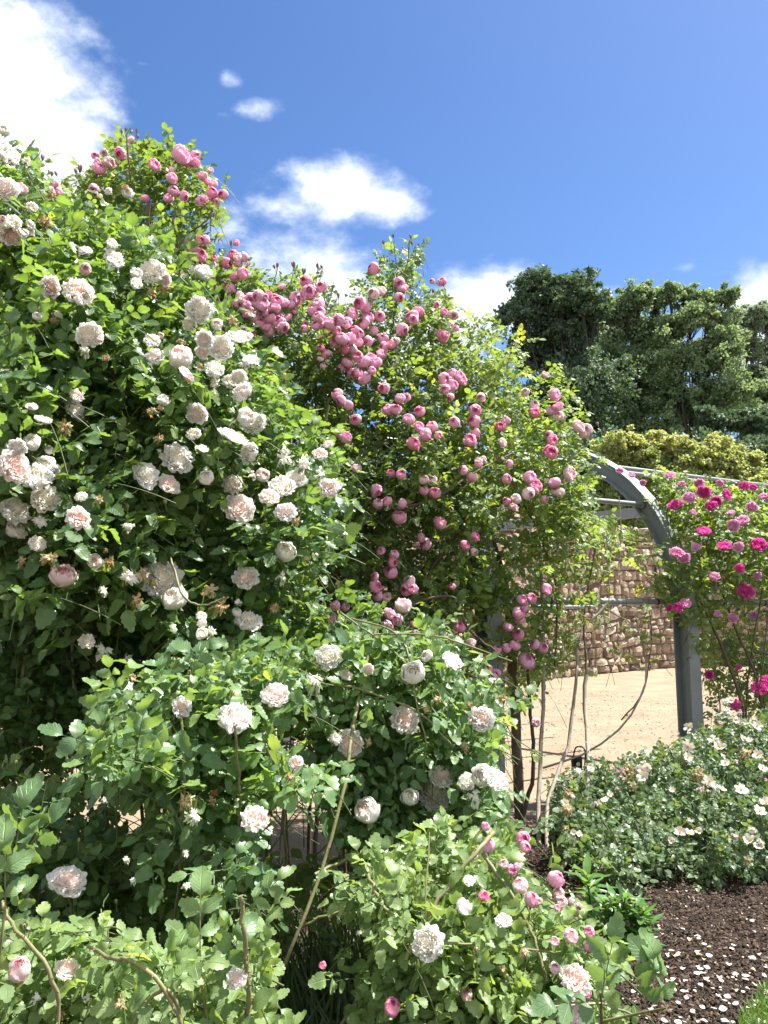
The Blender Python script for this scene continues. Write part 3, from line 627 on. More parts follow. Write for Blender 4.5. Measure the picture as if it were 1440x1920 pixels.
# ------------------------------------------------------------------ trees and shrubs on the terrace
LEAFQ = (np.array([[0, 0, 0], [.35, .3, .06], [.75, .28, 0], [1, 0, -.1], [.75, -.28, 0], [.35, -.3, .06]]), np.array([[0, 3, 2, 1], [0, 5, 4, 3]]), np.zeros((6, 2)))
def crown_tree(name, label, cat, base, blobs, d, m, leaf, dens, trunk_r=.3, group=None, thr=1.0, tip=None, up=.5, sub=1.0, crown_name='crown', topz=None):
    """blobs: (px, py, radius px, fullness[, depth offset])"""
    blobs = list(blobs)
    if sub == 1.0:
        for b in list(blobs):
            for _ in range(random.choice((0, 1, 1, 2))): a_ = random.uniform(-.5, 3.6); blobs.append((b[0] + math.cos(a_) * b[2] * .8, b[1] - math.sin(a_) * b[2] * random.uniform(.4, .85), b[2] * random.uniform(.3, .5), b[3] * .5))
    bp = at(base[0], base[1], d); bp[2] = base[2] if len(base) > 2 else 4.3
    root = empty(name, bp, label, cat, group); g = Geo(); tr = Geo()
    cs = [(at(b[0], b[1], d + (b[4] if len(b) > 4 else random.uniform(-2, 2) * sub)), b[2] / F * d, b[3]) for b in blobs]
    fork = bp + np.array([0, 0, .35 * (max(c[0][2] for c in cs) - bp[2])])
    tube(tr, spline([bp, (bp + fork) / 2 + [.1 * sub, 0, 0], fork], 6), np.linspace(trunk_r, trunk_r * .7, len(spline([bp, (bp + fork) / 2, fork], 6))), 8)
    for c, r_, full in cs:
        if random.random() < .35 and sub == 1.0: pts = None
        mid = (fork + c) / 2 + rng.normal(0, r_ * .45, 3) + [0, 0, -r_ * .2]; pts = spline([fork, mid, c], 10)
        tube(tr, pts, np.linspace(trunk_r * .20, trunk_r * .04, len(pts)), 6)
        nc = int(70 * full * dens)
        for _ in range(nc):
            dv = nrm(rng.normal(0, 1, 3)); rad = r_ * min(1.5, abs(random.gauss(0, .68))); cc = c + dv * rad * [1.1, 1, .85]
            if random.random() < .35:
                pts = spline([pts[len(pts) // 2 + random.randrange(0, 3)] if False else c + (mid - c) * random.random() * .5, (c + cc) / 2 + rng.normal(0, r_ * .08, 3), cc], 6); tube(tr, pts, np.linspace(trunk_r * .08, trunk_r * .02, len(pts)), 4)
            cr = random.uniform(.14, .42) * max(.7 * sub, min(r_, 2.0 * sub)); n = int(66 * random.uniform(.6, 1.3) * thr)
            P = cc + nrm(rng.normal(0, 1, (n, 3))) * cr * (rng.random((n, 1)) ** .4) * [1.15, 1.15, .7]
            D = rng.normal(0, 1, (n, 3)); N = rng.normal(0, .6, (n, 3)) + [.3, -.2, up]
            tn = np.clip(rng.normal(.45, .2, n) + random.gauss(0, .12), 0, 1)
            if tip is not None: tn = np.clip(rng.normal(.24, .13, n) + np.clip((cc[2] - tip) / .9, -.3, .42), 0, 1)
            tt = np.stack([tn, rng.random(n) * .7, tn * 0, tn * 0 + 1], 1)
            place_leaves(g, P, D, N, leaf * rng.uniform(.6, 1.3, n), tt, LEAFQ)
    link('trunk', tr.mesh('trunk', [M['bark']]), root); link(crown_name, g.mesh('crown', [m]), root)
    return root
TG = 'tall trees on the terrace beyond the stone wall'
crown_tree('oak_tree', 'darkest broad oak at the left end of the row of tall trees', 'tree', (1075, 1000),
    [(1000, 545, 34, 1), (1050, 540, 38, 1.1), (1088, 548, 32, 1), (975, 585, 32, 1), (1030, 600, 50, 1.3), (1090, 605, 44, 1.2), (1000, 660, 45, 1.2), (1070, 670, 52, 1.3), (1110, 720, 48, 1.2), (1040, 740, 56, 1.4), (1090, 790, 52, 1.3), (1010, 800, 48, 1)],
    45, M['leaf_oak_dark'], .21, 1.9, .42, TG)
crown_tree('oak_tree', 'mid green rounded oak directly right of the darkest oak', 'tree', (1180, 1000),
    [(1165, 575, 26, 1), (1200, 556, 26, .9), (1150, 610, 36, 1), (1200, 620, 44, 1.1), (1160, 670, 44, 1.1), (1215, 680, 48, 1.2), (1140, 730, 44, 1.1), (1200, 750, 52, 1.2), (1160, 800, 48, 1.1), (1232, 560, 22, .5), (1240, 640, 34, .8)],
    50, M['leaf_oak'], .20, 1.7, .4, TG)
crown_tree('oak_tree', 'mid green oak with thin open branches at its top', 'tree', (1300, 1000),
    [(1255, 545, 18, .4), (1285, 555, 20, .45), (1315, 560, 18, .4), (1300, 600, 34, .8), (1265, 620, 34, .8), (1340, 600, 28, .7), (1355, 555, 22, .6), (1280, 670, 50, 1.1), (1330, 680, 44, 1), (1260, 740, 50, 1.1), (1310, 760, 52, 1.1), (1365, 640, 30, .7), (1370, 740, 40, .9), (1250, 800, 44, 1)],
    47, M['leaf_oak'], .19, 1.6, .36, TG)
crown_tree('oak_tree', 'greyish green tree at the right edge in front of the white cloud', 'tree', (1405, 1000),
    [(1385, 600, 20, .5), (1420, 600, 26, .8), (1440, 590, 24, .8), (1400, 650, 34, .8), (1440, 660, 40, 1), (1395, 710, 34, .8), (1435, 730, 44, 1), (1400, 780, 34, .9), (1450, 800, 50, 1)],
    54, M['leaf_oak_grey'], .20, 1.6, .34, TG)
crown_tree('hedge', 'dark evergreen hedge at the foot of the tall trees behind the yellow maples', 'hedge', (1240, 1010),
    [(x, 830 + 14 * ((x // 7) % 3), 44, 1.2, 0) for x in range(960, 1500, 42)] + [(x, 880, 44, 1, 0) for x in range(960, 1500, 46)] + [(x, 940, 44, .8, 0) for x in range(960, 1500, 52)] + [(x, 790, 26, .8, 2) for x in range(1330, 1480, 40)], 36, M['leaf_oak_dark'], .2, 1.1, .2, sub=.7)
MG = 'yellow green maples above the wall'
ml = ['yellow green maple shrub nearest the climbing roses above the arch', 'greener maple shrub with two feathery yellow tips', 'low greener maple shrub between the pointed yellow ones', 'orange tipped maple shrub with the highest point, right of the arch', 'yellow maple shrub at the right end, with sloping top']
mb = [[(1120, 862, 26, 1), (1150, 850, 26, 1), (1135, 900, 38, 1.1)], [(1190, 838, 20, .9), (1225, 836, 18, .8), (1205, 870, 34, 1.2), (1195, 915, 44, 1.2)],
      [(1255, 860, 26, 1), (1285, 862, 24, 1), (1270, 905, 42, 1.2)], [(1320, 860, 26, 1), (1352, 848, 22, 1), (1335, 895, 42, 1.2), (1370, 880, 26, 1)], [(1400, 880, 24, 1), (1395, 920, 40, 1.1), (1435, 915, 32, 1), (1445, 950, 36, 1)]]
for lb, bl in zip(ml, mb):
    cx = sum(b[0] for b in bl) / len(bl); crown_tree('maple_shrub', lb, 'shrub', (cx, 1018, 4.1), [(b[0], b[1] - 12, *b[2:], random.uniform(-.4, .4)) for b in bl] + [(cx + o_, 975 + abs(o_) * .3, 34, 1, -.3) for o_ in (-36, 0, 36)], 27, M['leaf_maple'], .115, 1.15, .06, MG, thr=.9, tip=at(cx, 850, 27)[2], up=.7, sub=.55)

# ------------------------------------------------------------------ roses
def lump(x, y): return .16 * math.sin(x / 61 + 1.3) * math.sin(y / 73 + .4) + .09 * math.sin(x / 29 + y / 41) + .05 * math.sin(x / 17 - y / 23)
def yl(px): return 5.45 / (1 - .537 * (px - 720) / F)
def d_climb(px, py): return yl(px) - .75 + max(0, (880 - py) / 440) * .75 + .25 * max(0, (py - 900) / 400) + lump(px, py)
def d_white(px, py): return 2.35 + .75 * px / 620 + max(0, (700 - py) / 450) * .55 + lump(px + 40, py)
def front(dfun, o): return lambda x, y: dfun(x, y) - o

# left pink crown
rt = at(300, 1700, 4.5); 
r1 = empty('climbing_rose', (rt[0], rt[1], 0), 'pink climbing rose making the highest crown at the upper left, behind the white roses', 'climbing rose')
s1 = parse('185,316,30 205,305,26,L 225,288,28 178,292,16 290,310,27 340,290,38 352,300,30 366,292,24 366,305,22,D 380,330,20 322,334,25 325,358,26 345,368,22 316,372,22 400,345,20 398,362,28,D 418,365,22 382,372,18 272,372,20,D 90,362,32 108,360,24 50,380,24 35,410,20,D 120,430,22 360,465,28,D 385,450,22 375,478,30 350,485,26,D 340,520,28 365,510,24 437,478,26,D 456,482,22 425,493,26,D 455,513,26 440,520,24,D 430,540,26 150,480,30 176,355,24 315,520,24 395,520,22 400,500,20 245,262,18,L', 'K')
s1 += parse('228,246,9 236,242,9 246,247,10 256,244,9 226,262,9 258,256,9 150,315,14 142,320,12 97,325,10 105,325,10 386,388,8 397,392,10 400,402,9 433,455,10 402,475,9 80,295,13 88,322,9', 'B')
s1 = enrich([q for q in s1 if q[3] != 'B'], 72, 'KKLDF') + [q for q in s1 if q[3] == 'B']
f1 = blooms(r1, s1, front(d_climb, .12))
grow([(140, 345), (205, 265), (250, 262), (300, 262), (360, 275), (392, 330), (400, 400), (360, 430), (400, 455), (470, 500), (520, 560), (520, 680), (300, 700), (0, 560), (0, 395), (90, 340)], 620, d_climb, .9, .060, LEAF_MD, [M['leaf_pink'], M['twig']], r1, flowers=f1, tintmu=.5, fdir=(0, -.15, .85))
for P, w in (([(335, 520, 4.2), (322, 440, 4.2), (330, 395, 4.2)], .02), ([(330, 470, 4.2), (352, 440, 4.2), (386, 415, 4.15), (398, 395, 4.15)], .012), ([(245, 340, 4.2), (240, 290, 4.15), (237, 252, 4.15)], .012), ([(260, 900, 4.6), (270, 600, 4.4), (280, 380, 4.2)], .03), ([(100, 1000, 4.4), (120, 700, 4.3), (150, 400, 4.1)], .025), ([(500, 1000, 4.8), (470, 800, 4.7), (400, 520, 4.5)], .03)): cane(r1, P, w)

# centre pink climbers: three plants side by side
sm = parse('''485,555,28 492,570,30 470,560,28 465,585,28 490,560,26 505,595,28 488,605,24 520,565,24 532,568,24 555,560,30 580,548,36 530,615,26 504,622,24 478,595,26 515,580,24 545,572,22 498,612,24 600,585,24
597,595,28 605,605,30 620,608,28 635,600,26 628,640,28 612,662,16 640,635,30 655,635,28 672,625,26 650,605,26 662,588,26 675,568,30 685,575,28 690,595,26 712,593,26 682,605,28 665,618,20,D
700,503,28,D 748,530,28 755,540,24 748,557,22 772,595,32 785,585,28,D 775,600,24 754,618,26 642,640,22 672,642,22 718,635,26 720,650,24 733,646,24,D 716,664,22 650,685,28 670,668,28 682,680,28 695,672,26 705,680,24 697,695,20 683,710,30 652,680,26 610,665,18 505,710,28,D 510,725,24 500,725,24 632,740,30 640,752,26 654,760,22 667,787,24 635,810,26 648,820,30 720,728,24 750,747,22 762,745,18 728,768,26 742,768,24 766,786,26 786,772,24 630,620,24 645,655,24,D 660,655,24 690,640,22 700,620,22 592,610,22 660,700,22 672,700,22 640,690,20 742,640,18,L 700,550,26,L 715,545,22,L
832,710,28 848,700,22 848,722,26 866,712,24 835,730,22 810,800,28 797,815,28 775,832,28,D 785,800,22 852,792,24 890,770,28 888,790,28 880,825,28 890,812,22 938,800,22,D 868,882,22 897,865,20,L 668,878,22,L 752,890,24 732,887,18,D 705,920,26 726,940,24 708,945,22 753,945,22 748,970,32 795,900,20,L 795,920,20 815,924,24 825,980,28 885,895,26 897,870,18 950,898,22 830,528,18,D 810,527,12 832,585,18 850,590,24,L 830,630,26,D 836,627,18 855,616,14 955,870,18 942,830,20,L
714,1033,18 739,1040,22 736,1055,22 733,1073,28 703,1080,18 704,1100,30 708,1118,22 768,1090,24,L 762,1105,26 775,1105,22 790,1008,20 798,1020,26 872,1023,22,D 628,1135,24 648,1138,18 625,1163,22,D 632,1182,26 729,1150,26 745,1162,24 725,1175,26 776,1170,14,D 780,1190,20,D 778,1212,22 523,1207,22,D 543,1219,20,D 862,1175,24 848,1100,14,D 883,1205,20,L 697,1255,20,L 800,1245,20 820,1255,18,L 725,1120,20,L
1023,703,18,L 1040,740,26 1045,762,24 1048,780,22,L 1002,760,22,L 1085,800,26,L 1100,805,24,L 1035,825,24,D 1032,848,30,D 993,895,28 1003,912,30 990,925,26,L 1040,905,28 1045,922,26,L 1068,888,34,L 968,935,22,L 962,950,22,L 950,940,18 1025,1105,26 980,1125,24 997,1122,22 972,1150,30 980,1140,22 973,1160,24 972,1190,24 965,1210,24 1017,1215,24 987,1240,34 932,1218,20 950,1215,22 915,1255,22,D 930,1262,22 925,1270,20 975,1325,20,L 1005,1355,20,L 1030,815,18 985,735,18,L''', 'K')
sb = parse('520,497,10 514,500,8 550,496,13 595,498,10 603,500,10 570,508,14 634,553,10 624,538,9 493,530,9 770,443,9 737,442,8 719,454,9 772,455,9 812,545,9 1120,795,10 1060,690,8 960,645,8 895,610,8', 'B')
split = [('climbing_rose', 'pink climbing rose between the white roses and the leafy spire, topped by dark buds', 0, 612, (560, 1500)),
         ('climbing_rose', 'pink climbing rose with the thickest cluster of blooms and a leafy spire against the sky', 612, 800, (730, 1500)),
         ('climbing_rose', 'pink climbing rose with yellow green leaves thinning out towards the bare arch post', 800, 2000, (975, 1530))]
polys = [[(420, 560), (450, 500), (500, 520), (520, 505), (560, 505), (600, 510), (640, 570), (650, 700), (660, 900), (640, 1100), (660, 1250), (480, 1270), (420, 1000)],
         [(590, 620), (640, 570), (680, 520), (700, 500), (715, 460), (740, 440), (785, 450), (795, 480), (770, 520), (820, 540), (840, 700), (850, 900), (820, 1000), (830, 1100), (800, 1270), (640, 1270), (600, 900)],
         [(790, 640), (800, 550), (835, 545), (860, 590), (850, 640), (872, 650), (885, 570), (935, 590), (930, 650), (955, 660), (965, 605), (990, 620), (985, 680), (1060, 695), (1085, 740), (1105, 790), (1100, 850), (1120, 880), (1110, 960), (1240, 1020), (1240, 1100), (1200, 1130), (1240, 1180), (1150, 1250), (1080, 1280), (1030, 1390), (960, 1440), (900, 1300), (830, 1290), (790, 1000)]]
cnt = [620, 760, 1020]
roots = []
for (nm, lb, x0, x1, rp), poly, n in zip(split, polys, cnt):
    d0 = yl(rp[0]) - .1; rt = at(rp[0], 1500, d0); rr = empty(nm, (rt[0], rt[1], 0), lb, 'climbing rose'); roots.append(rr)
    spec = [s for s in sm if x0 <= s[0] < x1]; random.shuffle(spec); spec = enrich(spec[:98], 98 if x0 else 74, 'KKKLLDF', .6, .95, 1.3)
    fl = blooms(rr, spec, front(d_climb, .10)) + blooms(rr, [s for s in sb if x0 <= s[0] < x1], front(d_climb, -.2))
    light = x0 >= 800
    grow(poly, n, d_climb, .95, .052 if not light else .057, LEAF_MD, [M['leaf_light'] if light else M['leaf_pink'], M['twig']], rr, flowers=fl, tintmu=.45, hole=1.0, bias=1.1)
# deeper growth over the pergola roof and inside the hedge, giving it body
def d_deep(px, py): return d_climb(px, py) + .7
grow([(0, 600), (200, 420), (420, 480), (600, 600), (800, 640), (960, 700), (1040, 800), (960, 930), (850, 950), (830, 1200), (700, 1300), (0, 1300)], 1150, d_deep, 1.1, .062, LEAF_LO, [M['leaf_pink'], M['twig_brown']], roots[0], hole=.8, young_sunlit=.03, name='inner_foliage', spacing=.07)

# canes of the climbers
C2, C1, C0 = roots[2], roots[1], roots[0]
for P, w, m, th in (
    ([(975, 1540, 6.0), (968, 1400, 6.05), (962, 1260, 6.1), (950, 1120, 6.1), (905, 950, 6.1), (880, 820, 6.2)], .085, 'cane_brown', 0),
    ([(978, 1535, 5.95), (1000, 1440, 6.0), (995, 1340, 6.0), (985, 1200, 6.05)], .035, 'cane_brown', 6),
    ([(1012, 1650, 5.2), (1010, 1500, 5.6), (1018, 1330, 5.9), (1016, 1180, 6.0), (1012, 1000, 6.1), (1005, 900, 6.1)], .034, 'cane_grey', 12),
    ([(1022, 1640, 5.1), (1030, 1500, 5.5), (1065, 1400, 5.8), (1080, 1280, 6.0), (1090, 1190, 6.2), (1140, 1130, 6.3)], .030, 'cane_grey', 10),
    ([(1100, 1265, 5.9), (1097, 1330, 5.8), (1103, 1430, 5.5), (1098, 1530, 5.2), (1072, 1600, 4.9), (1050, 1632, 4.8)], .032, 'cane_grey', 26),
    ([(1100, 1265, 5.9), (1095, 1180, 6.0), (1100, 1120, 6.1), (1120, 1010, 6.3)], .018, 'cane_brown', 0),
    ([(1018, 1440, 6.3), (1090, 1415, 6.3), (1160, 1370, 6.3), (1200, 1310, 6.35), (1212, 1250, 6.4), (1195, 1180, 6.4), (1150, 1150, 6.4), (1100, 1120, 6.4)], .018, 'cane_grey', 0),
    ([(1165, 1350, 6.3), (1205, 1300, 6.4), (1217, 1240, 6.5), (1222, 1190, 6.5), (1215, 1120, 6.5)], .012, 'cane_brown', 0),
    ([(1015, 1000, 6.0), (990, 960, 6.0), (960, 900, 6.0), (930, 830, 6.1)], .02, 'cane_brown', 0), ([(1040, 1250, 5.9), (1042, 1100, 6.0), (1010, 1000, 6.1), (1000, 930, 6.1)], .018, 'cane_brown', 0),
    ([(935, 1400, 6.2), (930, 1200, 6.1), (900, 1050, 6.0), (840, 900, 5.8), (800, 820, 5.7)], .03, 'cane_brown', 0),
    ([(960, 920, 5.9), (1000, 870, 5.9), (1040, 870, 5.9), (1080, 870, 5.9)], .012, 'cane_brown', 0),
    ([(1130, 1000, 6.2), (1140, 1060, 6.2), (1142, 1120, 6.2), (1135, 1200, 6.2)], .012, 'cane_grey', 0),
    ([(1160, 930, 6.2), (1165, 1000, 6.2), (1158, 1080, 6.2)], .010, 'cane_grey', 0)): cane(C2, P, w, m, th)
for P, w, m in (([(700, 1500, 5.4), (720, 1300, 5.4), (730, 1100, 5.3), (700, 900, 5.2), (735, 700, 5.6)], .035, 'cane_brown'), ([(735, 700, 5.6), (740, 580, 5.5), (762, 500, 5.5), (768, 450, 5.5)], .012, 'twig_brown'), ([(800, 1500, 5.6), (860, 1300, 5.5), (800, 1100, 5.4), (860, 1000, 5.5), (900, 900, 5.6)], .03, 'cane_brown'),
                ([(765, 520, 5.3), (745, 500, 5.3), (738, 455, 5.3)], .01, 'twig'), ([(770, 1130, 5.0), (850, 1120, 5.0), (880, 1180, 5.0), (940, 1230, 5.1)], .02, 'cane_brown'), ([(690, 960, 4.9), (800, 940, 4.9), (900, 880, 5.2), (960, 850, 5.4)], .018, 'cane_brown')): cane(C1, P, w, m)
for x in (440, 500, 540, 590, 640): cane(C0, [(x, 1620, yl(x) - .1), (x + random.uniform(-20, 20), 1350, yl(x) - .1), (x + random.uniform(-40, 40), 1100, yl(x)), (x + random.uniform(-40, 40), 800, yl(x))], .03)
for x, y, x2, y2 in ((521, 500, 508, 545), (551, 500, 540, 560), (596, 502, 590, 545), (604, 504, 592, 548), (634, 556, 612, 590), (624, 542, 612, 580)): cane(C0, [(x2, y2, 4.95), ((x + x2) / 2, (y + y2) / 2 + 3, 4.95), (x, y, 4.95)], .007, 'bud_dark')

# white roses
sw = parse('''18,290,42 12,353,42,P 20,440,42,P 285,507,44 215,484,34,P 147,546,52,P 167,628,46 375,580,44 290,668,32,P 338,670,40,P 415,650,46 450,630,44,P 284,638,26 452,733,38,P 402,692,36 82,785,28 140,765,32 120,800,40,C 285,770,26,C 85,415,38,C
368,775,34,P 438,815,50 465,848,38 275,890,46 332,860,52 318,907,36,P 437,908,34 28,875,54,P 70,890,52 85,935,46 30,955,46 75,975,40,O 148,970,38,P 450,952,50,P 240,985,30,O 505,930,34,P 535,960,32,P 530,858,50,O 568,870,42,O 530,910,38 617,913,36,P 535,1035,34 530,1080,30,O 70,1018,28 95,1045,40,C 117,1080,50,L
178,1053,24,P 205,1053,32,R 243,1080,46,O 305,1085,62 460,1083,40,P 395,1105,34,C 415,1135,38,C 467,1163,42 398,1185,28,O 197,1218,40,O 600,850,24,P 300,820,22,C 435,600,28,C 283,545,24,C 160,655,26,O 60,830,26 160,505,26,L 25,415,26 100,600,22,C 236,352,22,C 240,362,18 380,840,20 555,975,22,C 185,935,20,C 40,1050,20,C 340,640,20,C''', 'W')
sw += parse('238,950,14 108,1060,11 258,1030,11 328,1058,13 300,880,10 150,730,10 200,500,9 140,585,10 330,470,12 410,880,10 425,560,10 75,345,9 310,940,11', 'Y')
wr = at(200, 1750, 3.0); w1 = empty('shrub_rose', (wr[0], wr[1], 0), 'big white rose filling the left side at mid height above dark bare stems', 'rose bush')
su = [q for q in sw if q[1] < 745]; sd_ = [q for q in sw if q[1] >= 745]
su = enrich([q for q in su if q[3] != 'Y'], 74, 'WWWPOCL', .4, .75, 1.6) + [q for q in su if q[3] == 'Y']
sd_ = enrich([q for q in sd_ if q[3] != 'Y'], 88, 'WWWPOC', .4, .75, 1.4) + [q for q in sd_ if q[3] == 'Y']
wr2 = at(330, 1750, 3.5); w1b = empty('shrub_rose', (wr2[0], wr2[1], 0), 'tall white rose at the upper left, right below the pink crown', 'rose bush')
fu = blooms(w1b, su, front(d_white, .08)); fw = blooms(w1, sd_, front(d_white, .08)); fa = fu + fw
grow([(-80, 300), (30, 275), (60, 265), (75, 330), (90, 385), (150, 400), (230, 400), (300, 450), (380, 520), (440, 600), (500, 690), (560, 760), (-80, 760)], 600, d_white, .85, .066, LEAF_HI, [M['leaf_white'], M['twig']], w1b, flowers=fa, tintmu=.42, spacing=.06, young_sunlit=.24, shoot=(.15, .34), hole=.7)
grow([(-80, 740), (560, 740), (590, 780), (640, 860), (640, 960), (600, 1060), (560, 1120), (500, 1200), (420, 1230), (250, 1150), (120, 1150), (-80, 1140)], 620, d_white, .85, .066, LEAF_HI, [M['leaf_white'], M['twig']], w1, flowers=fa, tintmu=.42, spacing=.06, young_sunlit=.24, shoot=(.15, .34), hole=.7)
grow([(-80, 1060), (300, 1080), (520, 1150), (640, 1220), (660, 1500), (640, 1760), (500, 1800), (-80, 1820)], 470, lambda x, y: 3.3 + x / 620 * .85, .7, .066, LEAF_MD, [M['leaf_white'], M['twig']], w1, tintmu=.35, spacing=.08, young_sunlit=.02, hole=1.15, name='lower_foliage', bias=.8)
grow([(-80, 1100), (360, 1120), (420, 1260), (200, 1400), (-80, 1480)], 230, lambda x, y: 2.95 + x / 620 * .6, .6, .062, LEAF_MD, [M['leaf_white'], M['twig']], w1, tintmu=.25, spacing=.07, young_sunlit=.03, hole=0, name='shaded_foliage')  # shade beneath the white rose painted in through a darker leaf tint
for i in range(15):
    x = -20 + i * 46 + random.uniform(-15, 15); dd = 3.1 + max(0, x) / 620 * .8
    cane(w1 if i % 3 else w1b, [(x, 1990 - 22 * i * .6, dd), (x + random.uniform(-25, 25), 1600, dd), (x + random.uniform(-40, 40), 1300, dd - .1), (x + random.uniform(-70, 70), 1000, dd - .25), (x + random.uniform(-90, 90), 760, dd - .2)], random.uniform(.012, .022), random.choice(['cane_brown', 'cane_brown', 'cane_grey']), 8)
cane(w1, [(320, 1045, 2.7), (345, 1120, 2.6), (385, 1135, 2.6), (420, 1120, 2.6)], .009, 'cane_green')

# lower white rose, left of centre
sl = parse('515,1302,42,P 442,1345,52,P 340,1325,32,P 402,1485,32,R 478,1535,44,P 345,1500,34,C 365,1530,36,O 127,1650,52,P 545,1455,20,C 505,1535,22,R 12,1562,26 410,1742,28,P 250,1270,22,C 237,1610,16,O 250,1650,16,O 445,1500,14,O 350,1600,18,O 350,1660,20,O 355,1500,24,C 195,1500,14,O 555,1430,24,P 395,1500,20,C', 'P') + parse('325,1345,13 435,1300,13 360,1240,11 355,1260,10 118,1490,10 148,1575,9 218,1690,10 255,1400,9 30,1430,10', 'Y')
def d_low(px, py): return 2.05 + .35 * max(0, (px - 200)) / 400 + .15 * max(0, (1500 - py) / 250) + .8 * lump(px, py + 30)
rt = at(380, 1800, 2.9); w2 = empty('shrub_rose', (rt[0], rt[1], 0), 'low blush white rose at lower left with three large round blooms above dark gaps', 'rose bush')
f2 = blooms(w2, sl, front(d_low, .06))
grow([(180, 1300), (260, 1280), (330, 1240), (460, 1200), (560, 1210), (560, 1330), (540, 1400), (610, 1440), (600, 1530), (560, 1560), (500, 1640), (400, 1690), (330, 1600), (240, 1520), (170, 1420)], 250, d_low, .45, .062, LEAF_HI, [M['leaf_near'], M['twig']], w2, flowers=f2, tintmu=.45, shoot=(.14, .3), hole=.95)
grow([(-60, 1440), (100, 1460), (230, 1440), (260, 1560), (230, 1720), (100, 1780), (-60, 1760)], 90, lambda x, y: 2.4, .6, .064, LEAF_HI, [M['leaf_white'], M['twig']], w2, flowers=f2, tintmu=.45, shoot=(.14, .3), hole=.8, name='side_foliage')
for P, w in (([(455, 1900, 2.9), (440, 1700, 2.5), (450, 1500, 2.3), (440, 1360, 2.2)], .01), ([(300, 1900, 2.9), (330, 1700, 2.4), (345, 1500, 2.2), (340, 1340, 2.2)], .01), ([(540, 1800, 2.9), (530, 1500, 2.4), (500, 1400, 2.3)], .01), ([(120, 1950, 2.7), (150, 1800, 2.5), (128, 1670, 2.2)], .01)): cane(w2, P, w, 'cane_green', 6)

grow([(60, 1580), (300, 1600), (540, 1600), (640, 1640), (600, 1760), (300, 1790), (40, 1760)], 110, lambda x, y: 2.55, .6, .060, LEAF_HI, [M['leaf_white'], M['twig']], w2, flowers=f2, tintmu=.4, hole=.6, name='hanging_foliage')
# white rose in the middle
smid = parse('618,1230,40 592,1275,46,O 850,1238,34,P 775,1262,38 757,1135,34,L 760,1350,50,P 902,1347,42,P 630,1382,38,O 655,1392,42,P 768,1494,26 830,1455,38,P 815,1485,54 875,1465,26 905,1455,36 890,1490,38,O 930,1460,38 688,1520,40,P 690,1390,20,C 870,1400,20,C 945,1310,26,C 820,1310,20,C 800,1330,18,C 850,1545,26,C 650,1265,20,P 880,1320,18,C 690,1255,18,P 800,1230,18,P 1150,880,16,V', 'W')[:-1] + parse('765,1325,12 862,1460,12 860,1250,10 785,1290,10 810,1318,12 905,1305,10', 'Y')
def d_mid(px, py): return 2.75 + .1 * max(0, (1450 - py) / 200) + .8 * lump(px, py)
rt = at(760, 1700, 3.4); w3 = empty('shrub_rose', (rt[0], rt[1], 0), 'white rose in the middle below the pink blooms, with drooping yellowish canes', 'rose bush')
f3 = blooms(w3, smid, front(d_mid, .06))
grow([(540, 1240), (620, 1200), (720, 1190), (800, 1200), (900, 1220), (960, 1270), (980, 1330), (940, 1440), (960, 1560), (900, 1620), (760, 1600), (640, 1560), (600, 1440), (560, 1330)], 370, d_mid, .6, .060, LEAF_HI, [M['leaf_near'], M['twig']], w3, flowers=f3, tintmu=.45, shoot=(.14, .34), hole=.8)
grow([(420, 1090), (700, 1110), (860, 1180), (900, 1260), (620, 1290), (400, 1260)], 150, lambda x, y: 3.15 + .5 * max(0, (1250 - y) / 150), .5, .060, LEAF_MD, [M['leaf_white'], M['twig']], w3, flowers=f3 + [(q[0], q[1], q[2] / 2, 9) for q in sm if q[1] > 1080], tintmu=.4, hole=.3, name='upper_foliage')
for P, w, th in (([(640, 1150, 3.0), (710, 1200, 2.9), (780, 1260, 2.8), (860, 1340, 2.8)], .008, 0), ([(660, 1160, 3.0), (730, 1180, 2.9), (762, 1215, 2.8), (778, 1300, 2.7), (800, 1400, 2.7)], .008, 0), ([(700, 1190, 2.9), (800, 1190, 2.9), (860, 1205, 2.9), (960, 1240, 3.0)], .008, 0), ([(620, 1280, 2.8), (700, 1300, 2.75), (790, 1340, 2.7), (850, 1400, 2.7)], .009, 0),
                 ([(705, 1180, 2.95), (675, 1290, 2.8), (655, 1400, 2.6), (640, 1500, 2.5), (600, 1640, 2.4), (545, 1780, 2.3), (500, 1900, 2.3), (490, 1990, 2.3)], .014, 30), ([(590, 1640, 2.5), (680, 1600, 2.6), (760, 1580, 2.7), (840, 1540, 2.7)], .012, 20), ([(640, 1920, 2.6), (680, 1850, 2.6), (720, 1700, 2.7), (700, 1600, 2.8)], .01, 10), ([(560, 1740, 2.5), (640, 1710, 2.5), (720, 1715, 2.6), (770, 1760, 2.6)], .011, 16),
                 ([(770, 1980, 3.0), (790, 1700, 3.0), (800, 1500, 2.9), (780, 1350, 2.8)], .014, 6), ([(850, 1950, 3.1), (870, 1700, 3.1), (860, 1500, 3.0), (880, 1350, 2.9)], .012, 6)): cane(w3, P, w, 'cane_green', th)

